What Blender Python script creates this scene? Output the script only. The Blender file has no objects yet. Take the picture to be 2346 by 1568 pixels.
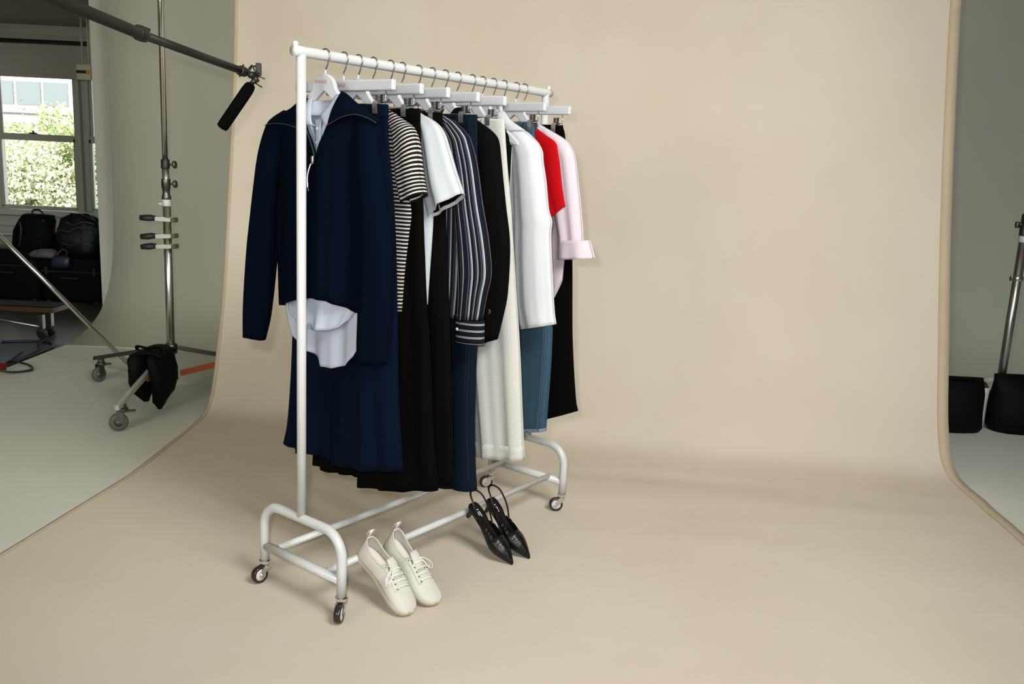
import bpy, bmesh, math, random
import numpy as np
from mathutils import Matrix, Vector

random.seed(7)
rng = np.random.default_rng(11)
scene = bpy.context.scene
COL = scene.collection

# ------------------------------------------------------------------ camera
CAM_Z = 1.3584
cam_data = bpy.data.cameras.new('camera')
cam_data.sensor_fit = 'HORIZONTAL'
cam_data.sensor_width = 36.0
cam_data.lens = 30.5125
cam_data.clip_end = 300
cam = bpy.data.objects.new('camera', cam_data)
COL.objects.link(cam)
_r = Matrix(((0.99886923, -0.04754229, 0.0), (0.00930190, 0.19543394, -0.98067275), (0.04662343, 0.97956383, 0.19565518)))
cam.matrix_world = Matrix.Translation((0, 0, CAM_Z)) @ _r.to_4x4()
scene.camera = cam

# ------------------------------------------------------------------ world, sun, lamps, exposure
scene.view_settings.view_transform = 'Standard'
scene.view_settings.look = 'None'
scene.view_settings.gamma = 1.0
scene.view_settings.use_curve_mapping = False
scene.view_settings.exposure = 0.0
scene.cycles.adaptive_threshold = 0.03
scene.cycles.max_bounces = 6
scene.cycles.diffuse_bounces = 4
scene.cycles.glossy_bounces = 3
scene.cycles.caustics_reflective = False
scene.cycles.caustics_refractive = False
world = bpy.data.worlds.new('overcast_sky')
scene.world = world
world.use_nodes = True
_bg = world.node_tree.nodes['Background']
_bg.inputs[0].default_value = (0.93, 0.96, 1.0, 1)
_bg.inputs[1].default_value = 2.4

def lamp(name, kind, loc, energy, color, target=None, **kw):
    d = bpy.data.lights.new(name, kind)
    d.energy = energy
    d.color = color
    for k, v in kw.items():
        setattr(d, k, v)
    o = bpy.data.objects.new(name, d)
    COL.objects.link(o)
    o.location = loc
    if target is not None:
        o.rotation_euler = (Vector(target) - Vector(loc)).to_track_quat('-Z', 'Y').to_euler()
    return o

# daylight on the street outside (comes from behind the studio, so it never enters the window)
lamp('street_sun', 'SUN', (0, -5, 20), 7.0, (1.0, 0.97, 0.90), target=(-6, 30, 0), angle=0.03)
# the camera's own flash, a little above and left of the lens
lamp('camera_flash', 'SPOT', (-0.065, 0.03, CAM_Z + 0.075), 118, (1.0, 1.0, 1.0), target=(0.05, 4.2, 0.58),
     spot_size=math.radians(92), spot_blend=0.75, shadow_soft_size=0.022)
# the studio's soft light, high on the right in front of the canvas, then an added unseen warm fill that lifts the left wall
lamp('studio_softlight', 'AREA', (1.5, 0.4, 3.2), 70, (1.0, 0.995, 0.97), target=(-0.1, 4.3, 0.7), shape='RECTANGLE', size=1.4, size_y=1.1, spread=math.radians(115))
lamp('left_wall_fill', 'AREA', (-2.8, -1.0, 2.1), 40, (1.0, 0.945, 0.77), target=(-2.5, 6.8, 2.0), shape='RECTANGLE', size=1.5, size_y=1.5, spread=math.radians(110))
# added cool fill lamp behind the camera, brightens the foreground floor
lamp('cool_rear_fill', 'AREA', (-0.6, -2.9, 2.0), 44, (0.72, 0.88, 1.0), target=(-0.2, 2.4, 0.0), shape='RECTANGLE', size=3.2, size_y=1.5)

# ------------------------------------------------------------------ materials
def mat(name, color, rough=0.6, metal=0.0, noise=None, bump=None, sheen=0.0, spec=None, coat=0.0, trans=0.0, obj_coords=True):
    """procedural principled material. noise=(scale, second colour, contrast) bump=(scale, strength, stretch_z)"""
    m = bpy.data.materials.new(name)
    m.use_nodes = True
    nt = m.node_tree
    b = nt.nodes['Principled BSDF']
    b.inputs['Base Color'].default_value = (*color, 1)
    b.inputs['Roughness'].default_value = rough
    b.inputs['Metallic'].default_value = metal
    if spec is not None:
        b.inputs['Specular IOR Level'].default_value = spec
    if sheen:
        b.inputs['Sheen Weight'].default_value = sheen
        b.inputs['Sheen Roughness'].default_value = 0.6
    if coat:
        b.inputs['Coat Weight'].default_value = coat
    if trans:
        b.inputs['Transmission Weight'].default_value = trans
    tc = nt.nodes.new('ShaderNodeTexCoord')
    src = tc.outputs['Object']
    if noise:
        n = nt.nodes.new('ShaderNodeTexNoise')
        n.inputs['Scale'].default_value = noise[0]
        n.inputs['Detail'].default_value = 6
        n.inputs['Roughness'].default_value = 0.62
        nt.links.new(src, n.inputs['Vector'])
        r = nt.nodes.new('ShaderNodeValToRGB')
        c = noise[2] if len(noise) > 2 else 0.2
        r.color_ramp.elements[0].position = 0.5 - c
        r.color_ramp.elements[1].position = 0.5 + c
        r.color_ramp.elements[0].color = (*color, 1)
        r.color_ramp.elements[1].color = (*noise[1], 1)
        nt.links.new(n.outputs['Fac'], r.inputs['Fac'])
        nt.links.new(r.outputs['Color'], b.inputs['Base Color'])
    if bump:
        mp = nt.nodes.new('ShaderNodeMapping')
        mp.inputs['Scale'].default_value = (1, 1, bump[2] if len(bump) > 2 else 1)
        nt.links.new(src, mp.inputs['Vector'])
        n2 = nt.nodes.new('ShaderNodeTexNoise')
        n2.inputs['Scale'].default_value = bump[0]
        n2.inputs['Detail'].default_value = 5
        nt.links.new(mp.outputs['Vector'], n2.inputs['Vector'])
        bp = nt.nodes.new('ShaderNodeBump')
        bp.inputs['Strength'].default_value = bump[1]
        bp.inputs['Distance'].default_value = 0.01
        nt.links.new(n2.outputs['Fac'], bp.inputs['Height'])
        nt.links.new(bp.outputs['Normal'], b.inputs['Normal'])
    return m

def stripe_mat(name, axis, period, bands, rough=0.85, angle=0.0):
    """bands = [(position, colour)...] constant ramp over one period of the UV coordinate (metres)"""
    m = bpy.data.materials.new(name)
    m.use_nodes = True
    nt = m.node_tree
    b = nt.nodes['Principled BSDF']
    b.inputs['Roughness'].default_value = rough
    b.inputs['Specular IOR Level'].default_value = 0.2
    uv = nt.nodes.new('ShaderNodeUVMap')
    sp = nt.nodes.new('ShaderNodeSeparateXYZ')
    nt.links.new(uv.outputs['UV'], sp.inputs[0])
    dv = nt.nodes.new('ShaderNodeMath'); dv.operation = 'DIVIDE'; dv.inputs[1].default_value = period
    nt.links.new(sp.outputs['X' if axis == 'u' else 'Y'], dv.inputs[0])
    fr = nt.nodes.new('ShaderNodeMath'); fr.operation = 'FRACT'
    nt.links.new(dv.outputs[0], fr.inputs[0])
    r = nt.nodes.new('ShaderNodeValToRGB')
    r.color_ramp.interpolation = 'CONSTANT'
    while len(r.color_ramp.elements) < len(bands):
        r.color_ramp.elements.new(0.5)
    for e, (p, c) in zip(r.color_ramp.elements, bands):
        e.position = p
        e.color = (*c, 1)
    nt.links.new(fr.outputs[0], r.inputs['Fac'])
    nt.links.new(r.outputs['Color'], b.inputs['Base Color'])
    return m

M = {}
M['white_paint'] = mat('white_enamel', (0.60, 0.605, 0.595), 0.28, bump=(60, 0.02))
M['hanger'] = mat('white_satin_hanger', (0.54, 0.553, 0.57), 0.4)
M['chrome'] = mat('chrome', (0.75, 0.74, 0.72), 0.18, 1.0)
M['steel'] = mat('brushed_steel', (0.55, 0.54, 0.51), 0.33, 1.0)
M['wire'] = mat('steel_wire', (0.50, 0.49, 0.46), 0.25, 1.0)
M['clamp_steel'] = mat('zinc_plate', (0.62, 0.59, 0.53), 0.35, 0.5)
M['clip_steel'] = mat('clip_steel', (0.55, 0.54, 0.52), 0.22, 0.85)
M['pad'] = mat('olive_pad', (0.10, 0.085, 0.045), 0.7)
M['dark_steel'] = mat('dark_steel', (0.16, 0.155, 0.14), 0.4, 1.0)
M['black_metal'] = mat('black_metal', (0.015, 0.015, 0.014), 0.45)
M['rubber'] = mat('black_rubber', (0.012, 0.012, 0.012), 0.55)
M['rubber_brown'] = mat('black_tyre', (0.022, 0.016, 0.013), 0.25)
M['grey_rubber'] = mat('grey_rubber', (0.10, 0.105, 0.095), 0.6)
M['red_print'] = mat('red_print', (0.52, 0.17, 0.13), 0.6)
M['foam'] = mat('black_foam', (0.0025, 0.0025, 0.0025), 0.95, bump=(300, 0.4), spec=0.05)
M['boom'] = mat('dark_brown_carbon', (0.016, 0.013, 0.010), 0.5, noise=(30, (0.024, 0.020, 0.016)), spec=0.3)
M['orange'] = mat('orange_anodised', (0.42, 0.09, 0.02), 0.5)
M['black_bag'] = mat('black_nylon', (0.0022, 0.0022, 0.0020), 0.7, bump=(25, 0.35), spec=0.12)
M['black_shiny'] = mat('black_shiny_nylon', (0.005, 0.006, 0.008), 0.5, bump=(11, 1.0), spec=0.3)
M['slate_shiny'] = mat('slate_plastic', (0.05, 0.07, 0.09), 0.25, bump=(18, 0.7))
M['blue_nylon'] = mat('blue_nylon', (0.012, 0.02, 0.05), 0.4, bump=(18, 0.6))
M['grey_cloth'] = mat('grey_cloth', (0.11, 0.115, 0.12), 0.7, bump=(22, 0.6))
M['cyc'] = mat('cyc_paint', (0.70, 0.70, 0.60), 0.75, noise=(2.2, (0.67, 0.67, 0.57), 0.25), bump=(9, 0.03))
M['cyc_floor'] = mat('cyc_floor_paint', (0.64, 0.65, 0.59), 0.7, noise=(2.2, (0.61, 0.62, 0.56), 0.25))
M['wall'] = mat('wall_paint', (0.50, 0.49, 0.43), 0.8, noise=(2.0, (0.46, 0.45, 0.40)))
M['ceiling'] = mat('ceiling_paint', (0.62, 0.58, 0.50), 0.85, noise=(1.1, (0.56, 0.52, 0.45)))
M['dark_floor'] = mat('dark_wood_floor', (0.06, 0.055, 0.042), 0.35, noise=(3.5, (0.11, 0.10, 0.075), 0.3))
M['trim'] = mat('window_frame_paint', (0.55, 0.54, 0.47), 0.6)
M['blind'] = mat('blind_fabric', (0.42, 0.40, 0.34), 0.85)
M['cream'] = mat('cream_plastic', (0.72, 0.66, 0.50), 0.5)
M['yellow_print'] = mat('yellow_print', (0.65, 0.40, 0.05), 0.5)
M['cord'] = mat('cord', (0.55, 0.53, 0.45), 0.8)
M['wood'] = mat('brown_wood', (0.075, 0.038, 0.014), 0.5, noise=(12, (0.05, 0.026, 0.010)))
M['red_plastic'] = mat('red_plastic', (0.16, 0.006, 0.005), 0.45)
M['blue_grey'] = mat('blue_grey_mat', (0.10, 0.13, 0.17), 0.6)
M['glass'] = mat('window_glass', (1, 1, 1), 0.0, trans=1.0, spec=0.2)
M['glass'].node_tree.nodes['Principled BSDF'].inputs['IOR'].default_value = 1.02
# fabrics
M['jacket'] = mat('navy_wool', (0.0008, 0.0028, 0.0070), 0.95, noise=(260, (0.0012, 0.0040, 0.0100), 0.3), bump=(240, 0.25), spec=0.03)
M['navy'] = mat('navy_twill', (0.0009, 0.0038, 0.0118), 0.9, noise=(300, (0.0014, 0.0050, 0.0155), 0.3), bump=(220, 0.2), spec=0.06)
M['black'] = mat('black_knit', (0.0019, 0.0018, 0.0014), 0.95, bump=(240, 0.15), spec=0.05)
M['black_warm'] = mat('black_wool', (0.0026, 0.0024, 0.0019), 0.95, bump=(260, 0.2), spec=0.05)
M['pale_blue'] = mat('pale_blue_cotton', (0.42, 0.455, 0.53), 0.85, bump=(16, 0.30, 0.45), spec=0.2)
M['white_cotton'] = mat('white_cotton', (0.48, 0.505, 0.52), 0.85, bump=(13, 0.40, 0.30), spec=0.2)
M['off_white'] = mat('ecru_denim', (0.56, 0.547, 0.505), 0.9, noise=(160, (0.50, 0.488, 0.448), 0.3), bump=(180, 0.15), spec=0.15)
M['white_linen'] = mat('white_linen', (0.56, 0.562, 0.57), 0.85, bump=(12, 0.35, 0.28), spec=0.2)
M['pink'] = mat('pale_pink_cotton', (0.60, 0.505, 0.54), 0.85, bump=(14, 0.35, 0.35), spec=0.2)
M['red'] = mat('red_knit', (0.40, 0.0025, 0.006), 0.9, bump=(200, 0.25), spec=0.08)
M['dark_denim'] = mat('dark_denim', (0.0022, 0.0056, 0.0110), 0.85, noise=(180, (0.0050, 0.0120, 0.0215), 0.3), bump=(300, 0.2), spec=0.08)
M['mid_denim'] = mat('mid_denim', (0.026, 0.062, 0.092), 0.85, noise=(120, (0.042, 0.090, 0.125), 0.3), bump=(300, 0.2), spec=0.12)
M['denim_fade'] = mat('faded_denim_edge', (0.24, 0.30, 0.36), 0.85, noise=(110, (0.05, 0.10, 0.15), 0.15))
M['navy_stitch'] = mat('grey_stitching', (0.030, 0.030, 0.022), 0.9)
M['denim_stitch'] = mat('denim_stitching', (0.0055, 0.011, 0.019), 0.9)
M['denim_thread'] = mat('denim_thread', (0.07, 0.115, 0.15), 0.9)
M['ecru_stitch'] = mat('ecru_stitching', (0.60, 0.57, 0.50), 0.9)
M['tee_stripe'] = stripe_mat('striped_jersey', 'v', 0.0112, [(0.0, (0.006, 0.0028, 0.0022)), (0.60, (0.56, 0.53, 0.49))])
M['shirt_stripe'] = stripe_mat('striped_poplin', 'u', 0.0215, [(0.0, (0.0025, 0.0036, 0.0080)), (0.30, (0.42, 0.44, 0.46)), (0.44, (0.0025, 0.0036, 0.0080)), (0.50, (0.30, 0.31, 0.33)), (0.56, (0.005, 0.0065, 0.022)), (0.76, (0.10, 0.11, 0.13)), (0.82, (0.0025, 0.0036, 0.0080))])
M['cuff_stripe'] = stripe_mat('striped_cuff', 'v', 0.0215, [(0.0, (0.0025, 0.0036, 0.0080)), (0.30, (0.42, 0.44, 0.46)), (0.40, (0.0025, 0.0036, 0.0080)), (0.48, (0.42, 0.44, 0.46)), (0.56, (0.0025, 0.0036, 0.0080))])
M['button'] = mat('grey_button', (0.05, 0.05, 0.05), 0.35)
M['pearl'] = mat('white_button', (0.75, 0.75, 0.74), 0.3)
M['red_label'] = mat('red_label', (0.45, 0.02, 0.02), 0.7)
M['canvas_shoe'] = mat('cream_knit', (0.62, 0.60, 0.535), 0.85, bump=(350, 0.3), spec=0.2)
M['shoe_sole'] = mat('cream_rubber', (0.58, 0.53, 0.42), 0.6)
M['insole'] = mat('pale_insole', (0.66, 0.63, 0.55), 0.85)
M['lace'] = mat('white_lace', (0.80, 0.78, 0.72), 0.9)
M['eyelet'] = mat('dark_eyelet', (0.06, 0.05, 0.05), 0.5)
M['tab'] = mat('pinkish_white_tab', (0.80, 0.72, 0.68), 0.8)
M['leather'] = mat('black_leather', (0.004, 0.0032, 0.0028), 0.32, bump=(45, 0.22), spec=0.4)
M['leather_dull'] = mat('black_lining', (0.003, 0.0026, 0.0022), 0.55, spec=0.25)
M['leaf'] = mat('leaves', (0.34, 0.44, 0.17), 0.7, noise=(1.4, (0.50, 0.56, 0.30), 0.2))
M['leaf_b'] = mat('pale_leaves', (0.44, 0.50, 0.28), 0.7, noise=(1.1, (0.60, 0.62, 0.44), 0.2))
M['bark'] = mat('bark', (0.40, 0.34, 0.27), 0.9)
M['concrete'] = mat('white_facade', (0.82, 0.82, 0.80), 0.8)
M['facade_glass'] = mat('facade_glass', (0.17, 0.20, 0.205), 0.4)
M['ground'] = mat('street_ground', (0.30, 0.32, 0.22), 0.9)

def canvas_material():
    m = bpy.data.materials.new('painted_canvas')
    m.use_nodes = True
    nt = m.node_tree
    b = nt.nodes['Principled BSDF']
    b.inputs['Roughness'].default_value = 0.92
    b.inputs['Specular IOR Level'].default_value = 0.12
    tc = nt.nodes.new('ShaderNodeTexCoord')
    n = nt.nodes.new('ShaderNodeTexNoise'); n.inputs['Scale'].default_value = 1.1; n.inputs['Detail'].default_value = 7
    n.inputs['Roughness'].default_value = 0.6
    nt.links.new(tc.outputs['Object'], n.inputs['Vector'])
    r = nt.nodes.new('ShaderNodeValToRGB')
    r.color_ramp.elements[0].position = 0.30; r.color_ramp.elements[0].color = (0.555, 0.490, 0.388, 1)
    r.color_ramp.elements[1].position = 0.72; r.color_ramp.elements[1].color = (0.620, 0.557, 0.455, 1)
    nt.links.new(n.outputs['Fac'], r.inputs['Fac'])
    nt.links.new(r.outputs['Color'], b.inputs['Base Color'])
    w = nt.nodes.new('ShaderNodeTexNoise'); w.inputs['Scale'].default_value = 420; w.inputs['Detail'].default_value = 2
    nt.links.new(tc.outputs['Object'], w.inputs['Vector'])
    bp = nt.nodes.new('ShaderNodeBump'); bp.inputs['Strength'].default_value = 0.15; bp.inputs['Distance'].default_value = 0.002
    nt.links.new(w.outputs['Fac'], bp.inputs['Height'])
    nt.links.new(bp.outputs['Normal'], b.inputs['Normal'])
    return m
M['canvas'] = canvas_material()
M['canvas_edge'] = mat('bare_canvas_edge', (0.52, 0.44, 0.315), 0.92, noise=(3, (0.48, 0.40, 0.285)), spec=0.12)

# ------------------------------------------------------------------ mesh helpers
def link_mesh(name, V, F, m, parent=None, smooth=True, uv=None, origin=None, thick=0.0):
    me = bpy.data.meshes.new(name)
    V = np.asarray(V, float)
    if origin is not None:
        V = V - np.asarray(origin, float)
    me.from_pydata([tuple(p) for p in V], [], F)
    if uv is not None:
        lay = me.uv_layers.new(name='UVMap')
        vi = np.zeros(len(me.loops), dtype=np.int32)
        me.loops.foreach_get('vertex_index', vi)
        lay.data.foreach_set('uv', np.asarray(uv, float)[vi].astype(np.float32).ravel())
    me.materials.append(m)
    if smooth:
        me.polygons.foreach_set('use_smooth', [True] * len(me.polygons))
    me.update()
    o = bpy.data.objects.new(name, me)
    COL.objects.link(o)
    if parent is not None:
        o.parent = parent
    elif origin is not None:
        o.location = origin
    if thick:
        md = o.modifiers.new('thickness', 'SOLIDIFY')
        md.thickness = thick
        md.offset = 0.0
    return o

def tag(o, label=None, cat=None, group=None, kind=None):
    if label: o['label'] = label
    if cat: o['category'] = cat
    if group: o['group'] = group
    if kind: o['kind'] = kind
    return o

def thing(name, label, cat, loc=(0, 0, 0), rotz=0.0, group=None):
    o = bpy.data.objects.new(name, None)
    COL.objects.link(o)
    o.empty_display_size = 0.1
    o.location = loc
    o.rotation_euler = (0, 0, rotz)
    tag(o, label, cat, group)
    return o

def basis(d):
    d = np.asarray(d, float); d = d / np.linalg.norm(d)
    a = np.array([0, 0, 1.0]) if abs(d[2]) < 0.95 else np.array([1.0, 0, 0])
    x = np.cross(a, d); x /= np.linalg.norm(x)
    return x, np.cross(d, x), d

def crom(pts, n):
    """Catmull-Rom resample of a list of tuples to n rows"""
    P = np.asarray(pts, float)
    if len(P) < 3:
        t = np.linspace(0, 1, n)[:, None]
        return P[0] * (1 - t) + P[-1] * t
    Q = np.vstack([2 * P[0] - P[1], P, 2 * P[-1] - P[-2]])
    out = []
    for t in np.linspace(0, len(P) - 1, n):
        i = min(int(t), len(P) - 2); f = t - i
        a, b, c, d = Q[i], Q[i + 1], Q[i + 2], Q[i + 3]
        out.append(0.5 * (2 * b + (c - a) * f + (2 * a - 5 * b + 4 * c - d) * f * f + (3 * b - a - 3 * c + d) * f ** 3))
    return np.array(out)

class MB:
    def __init__(self):
        self.V = []; self.F = []
    def add(self, V, F):
        b = len(self.V)
        self.V += [tuple(map(float, p)) for p in V]
        self.F += [tuple(b + i for i in f) for f in F]
        return self
    def tube(self, pts, r, seg=10, cap=True, flat=1.0):
        P = np.asarray(pts, float); n = len(P)
        R = np.full(n, r) if np.isscalar(r) else np.asarray(r, float)
        T = np.gradient(P, axis=0); T /= (np.linalg.norm(T, axis=1)[:, None] + 1e-12)
        x, y, _ = basis(T[0])
        V = []
        for i in range(n):
            x = x - T[i] * np.dot(x, T[i]); x /= np.linalg.norm(x)
            y = np.cross(T[i], x)
            for j in range(seg):
                a = 2 * math.pi * j / seg
                V.append(P[i] + R[i] * (x * math.cos(a) + y * math.sin(a) * flat))
        F = [(i * seg + j, i * seg + (j + 1) % seg, (i + 1) * seg + (j + 1) % seg, (i + 1) * seg + j) for i in range(n - 1) for j in range(seg)]
        if cap:
            F.append(tuple(reversed(range(seg)))); F.append(tuple((n - 1) * seg + j for j in range(seg)))
        return self.add(V, F)
    def cyl(self, a, b, r, seg=16, r2=None):
        return self.tube([a, b], [r, r if r2 is None else r2], seg)
    def lathe(self, prof, c, d=(0, 0, 1), seg=20):
        x, y, d = basis(d); c = np.asarray(c, float); V = []
        for (r, h) in prof:
            for j in range(seg):
                a = 2 * math.pi * j / seg
                V.append(c + d * h + r * (x * math.cos(a) + y * math.sin(a)))
        n = len(prof)
        F = [(i * seg + j, i * seg + (j + 1) % seg, (i + 1) * seg + (j + 1) % seg, (i + 1) * seg + j) for i in range(n - 1) for j in range(seg)]
        F.append(tuple(reversed(range(seg)))); F.append(tuple((n - 1) * seg + j for j in range(seg)))
        return self.add(V, F)
    def box(self, lo, hi, bev=0.0, R=None, c=None):
        lo = np.asarray(lo, float); hi = np.asarray(hi, float)
        bm = bmesh.new()
        bmesh.ops.create_cube(bm, size=1.0)
        for v in bm.verts:
            v.co = Vector(tuple((lo + hi) / 2 + np.array(v.co) * (hi - lo)))
        if bev > 0:
            bmesh.ops.bevel(bm, geom=list(bm.edges), offset=bev, segments=2, affect='EDGES', profile=0.5)
        V = np.array([tuple(v.co) for v in bm.verts])
        if R is not None:
            cc = np.zeros(3) if c is None else np.asarray(c, float)
            V = (V - cc) @ np.asarray(R).T + cc
        bm.verts.index_update()
        F = [tuple(v.index for v in f.verts) for f in bm.faces]
        bm.free()
        return self.add(V, F)
    def rings(self, rows, closed=True, cap=True):
        n = len(rows); s = len(rows[0]); V = [p for r in rows for p in r]; F = []
        for i in range(n - 1):
            for j in range(s if closed else s - 1):
                F.append((i * s + j, i * s + (j + 1) % s, (i + 1) * s + (j + 1) % s, (i + 1) * s + j))
        if cap and closed:
            F.append(tuple(reversed(range(s)))); F.append(tuple((n - 1) * s + j for j in range(s)))
        return self.add(V, F)
    def prism(self, poly, h0, h1, fn):
        """extrude a 2D polygon; fn(a,b,h)->xyz"""
        n = len(poly)
        V = [fn(a, b, h0) for a, b in poly] + [fn(a, b, h1) for a, b in poly]
        F = [tuple(reversed(range(n))), tuple(n + i for i in range(n))] + [(i, (i + 1) % n, n + (i + 1) % n, n + i) for i in range(n)]
        return self.add(V, F)
    def build(self, name, m, parent=None, smooth=True, origin=None, thick=0.0, auto=True):
        if origin is None and parent is not None:
            origin = None
        o = link_mesh(name, self.V, self.F, m, parent, smooth, origin=origin, thick=thick)
        if smooth and auto:
            me = o.data
            bm = bmesh.new(); bm.from_mesh(me)
            bmesh.ops.recalc_face_normals(bm, faces=bm.faces)
            for e in bm.edges:
                if len(e.link_faces) == 2 and e.calc_face_angle(0) > math.radians(38):
                    e.smooth = False
            bm.to_mesh(me); bm.free()
        return o

def rz(a):
    c, s = math.cos(a), math.sin(a)
    return np.array([[c, -s, 0], [s, c, 0], [0, 0, 1.0]])

# ------------------------------------------------------------------ the setting
FL = -0.008   # studio floor; the canvas lies on it
def struct(name, mb, m, smooth=False):
    o = mb.build(name, m, smooth=smooth, auto=False)
    tag(o, kind='structure')
    return o

struct('floor', MB().box((-3.15, -3.2, FL - 0.12), (6.2, 5.95, FL)), M['cyc_floor'])
struct('floor_side', MB().box((-6.4, -3.2, FL - 0.16), (-3.15, 9.5, FL - 0.02)), M['dark_floor'])
# cyclorama: wall with a cove, seen cut off at its left end
prof = [(5.95, FL), (6.15, 0.012), (6.32, 0.055), (6.48, 0.125), (6.60, 0.225), (6.69, 0.365), (6.755, 0.56), (6.79, 0.80), (6.80, 1.1), (6.80, 1.6), (6.80, 3.7)]
prof = crom(prof, 48)
mb = MB()
rows = []
for xx in np.linspace(-3.15, 6.2, 12):
    rows.append([(xx, y, z) for y, z in prof])
V = [p for r in rows for p in r]; s = len(prof)
F = [(i * s + j, i * s + j + 1, (i + 1) * s + j + 1, (i + 1) * s + j) for i in range(11) for j in range(s - 1)]
wb = link_mesh('wall_back', V, F, M['cyc'], smooth=True, thick=0.03)
wb.modifiers['thickness'].offset = 1.0
tag(wb, kind='structure')
struct('wall_pier', MB().box((-3.365, 7.0, FL - 0.02), (-3.10, 7.32, 3.7)), M['wall'])
struct('wall_right', MB().box((6.2, -3.2, -0.13), (6.35, 6.85, 3.85)), M['wall'])
struct('wall_left', MB().box((-6.55, -3.2, -0.2), (-6.4, 9.5, 3.85)), M['wall'])
struct('wall_front', MB().box((-6.55, -3.35, -0.2), (6.35, -3.2, 3.85)), M['wall'])
struct('ceiling', MB().box((-6.55, -3.35, 3.7), (6.35, 9.75, 3.85)), M['ceiling'])
struct('ceiling_soffit', MB().box((-6.4, 6.9, 2.60), (-3.12, 9.5, 3.7)), M['ceiling'])
# window wall
wy0, wy1 = 9.5, 9.75
wm = MB()
wm.box((-6.55, wy0, -0.2), (-3.0, wy1, 0.66))
wm.box((-6.55, wy0, 2.30), (-3.0, wy1, 3.85))
wm.box((-6.55, wy0, 0.66), (-5.68, wy1, 2.30))
wm.box((-3.75, wy0, 0.66), (-3.0, wy1, 2.30))
struct('wall_window', wm, M['wall'])
struct('wall_side_return', MB().box((-3.12, 7.32, -0.2), (-3.0, 9.75, 3.85)), M['wall'])

def window(name, x0, x1):
    w = MB()
    z0, z1, zm = 0.70, 2.28, 1.455
    w.box((x0, 9.52, 0.66), (x0 + 0.055, 9.64, z1), 0.004); w.box((x1 - 0.055, 9.52, 0.66), (x1, 9.64, z1), 0.004)
    w.box((x0, 9.52, z1 - 0.05), (x1, 9.64, z1 + 0.02), 0.004)
    root = w.build(name, M['trim'], origin=(x0, 9.5, 0.66))
    tag(root, kind='structure')
    o = np.array([x0, 9.5, 0.66])
    a, b = x0 + 0.055, x1 - 0.055
    lo = MB(); lo.box((a, 9.53, z0 - 0.03), (b, 9.57, z0 + 0.02), 0.003); lo.box((a, 9.53, zm - 0.04), (b, 9.57, zm + 0.03), 0.003)
    lo.box((a, 9.53, z0), (a + 0.022, 9.57, zm), 0.003); lo.box((b - 0.022, 9.53, z0), (b, 9.57, zm), 0.003)
    link_mesh('lower_sash', lo.V, lo.F, M['trim'], root, False, origin=o)
    up = MB(); up.box((a, 9.58, zm - 0.03), (b, 9.62, zm + 0.02), 0.003); up.box((a, 9.58, z1 - 0.09), (b, 9.62, z1 - 0.05), 0.003)
    up.box((a, 9.58, zm), (a + 0.022, 9.62, z1 - 0.05), 0.003); up.box((b - 0.022, 9.58, zm), (b, 9.62, z1 - 0.05), 0.003)
    link_mesh('upper_sash', up.V, up.F, M['trim'], root, False, origin=o)
    g = MB(); g.box((a + 0.02, 9.548, z0 + 0.015), (b - 0.02, 9.551, zm - 0.035)); link_mesh('pane', g.V, g.F, M['glass'], root, False, origin=o)
    g = MB(); g.box((a + 0.02, 9.598, zm + 0.018), (b - 0.02, 9.601, z1 - 0.085)); link_mesh('pane', g.V, g.F, M['glass'], root, False, origin=o)
    lk = MB(); xm = (a + b) / 2 - 0.03; lk.box((xm - 0.04, 9.515, zm + 0.03), (xm + 0.04, 9.55, zm + 0.045), 0.004); lk.cyl((xm, 9.53, zm + 0.04), (xm, 9.53, zm + 0.065), 0.012)
    link_mesh('sash_lock', lk.V, lk.F, M['dark_steel'], root, True, origin=o)
    return root
window('window_1', -5.68, -4.74)
window('window_2', -4.70, -3.75)
struct('trim_1', MB().box((-4.74, 9.46, 0.66), (-4.70, 9.64, 2.30), 0.003), M['trim'])
struct('trim_2', MB().box((-5.8, 9.38, 0.62), (-3.7, 9.52, 0.685), 0.008), M['white_paint'])     # window stool
struct('trim_3', MB().box((-5.75, 9.46, 0.50), (-3.72, 9.50, 0.62), 0.005), M['trim'])            # apron
struct('trim_4', MB().box((-6.4, 9.42, 0.395), (-3.12, 9.5, 0.425), 0.004), M['white_paint'])       # ledge along the wall

# roller blind over the upper part of the windows
bl = thing('roller_blind', 'grey fabric roller blind pulled part way down over the windows', 'blind', (-4.75, 9.4, 2.06))
o = np.array([-4.75, 9.4, 2.06])
t = MB().box((-5.70, 9.405, 2.085), (-3.74, 9.409, 2.50)); link_mesh('blind_fabric', t.V, t.F, M['blind'], bl, False, origin=o)
t = MB().box((-5.70, 9.395, 2.06), (-3.74, 9.418, 2.10), 0.004); link_mesh('bottom_bar', t.V, t.F, M['blind'], bl, False, origin=o)
t = MB().tube([(-5.72, 9.38, 2.42), (-3.72, 9.38, 2.42)], 0.022, 12); link_mesh('blind_rod', t.V, t.F, M['black_metal'], bl, True, origin=o)
t = MB().box((-5.72, 9.41, 2.24), (-3.72, 9.44, 2.255)); link_mesh('fold_line', t.V, t.F, M['trim'], bl, False, origin=o)

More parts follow.
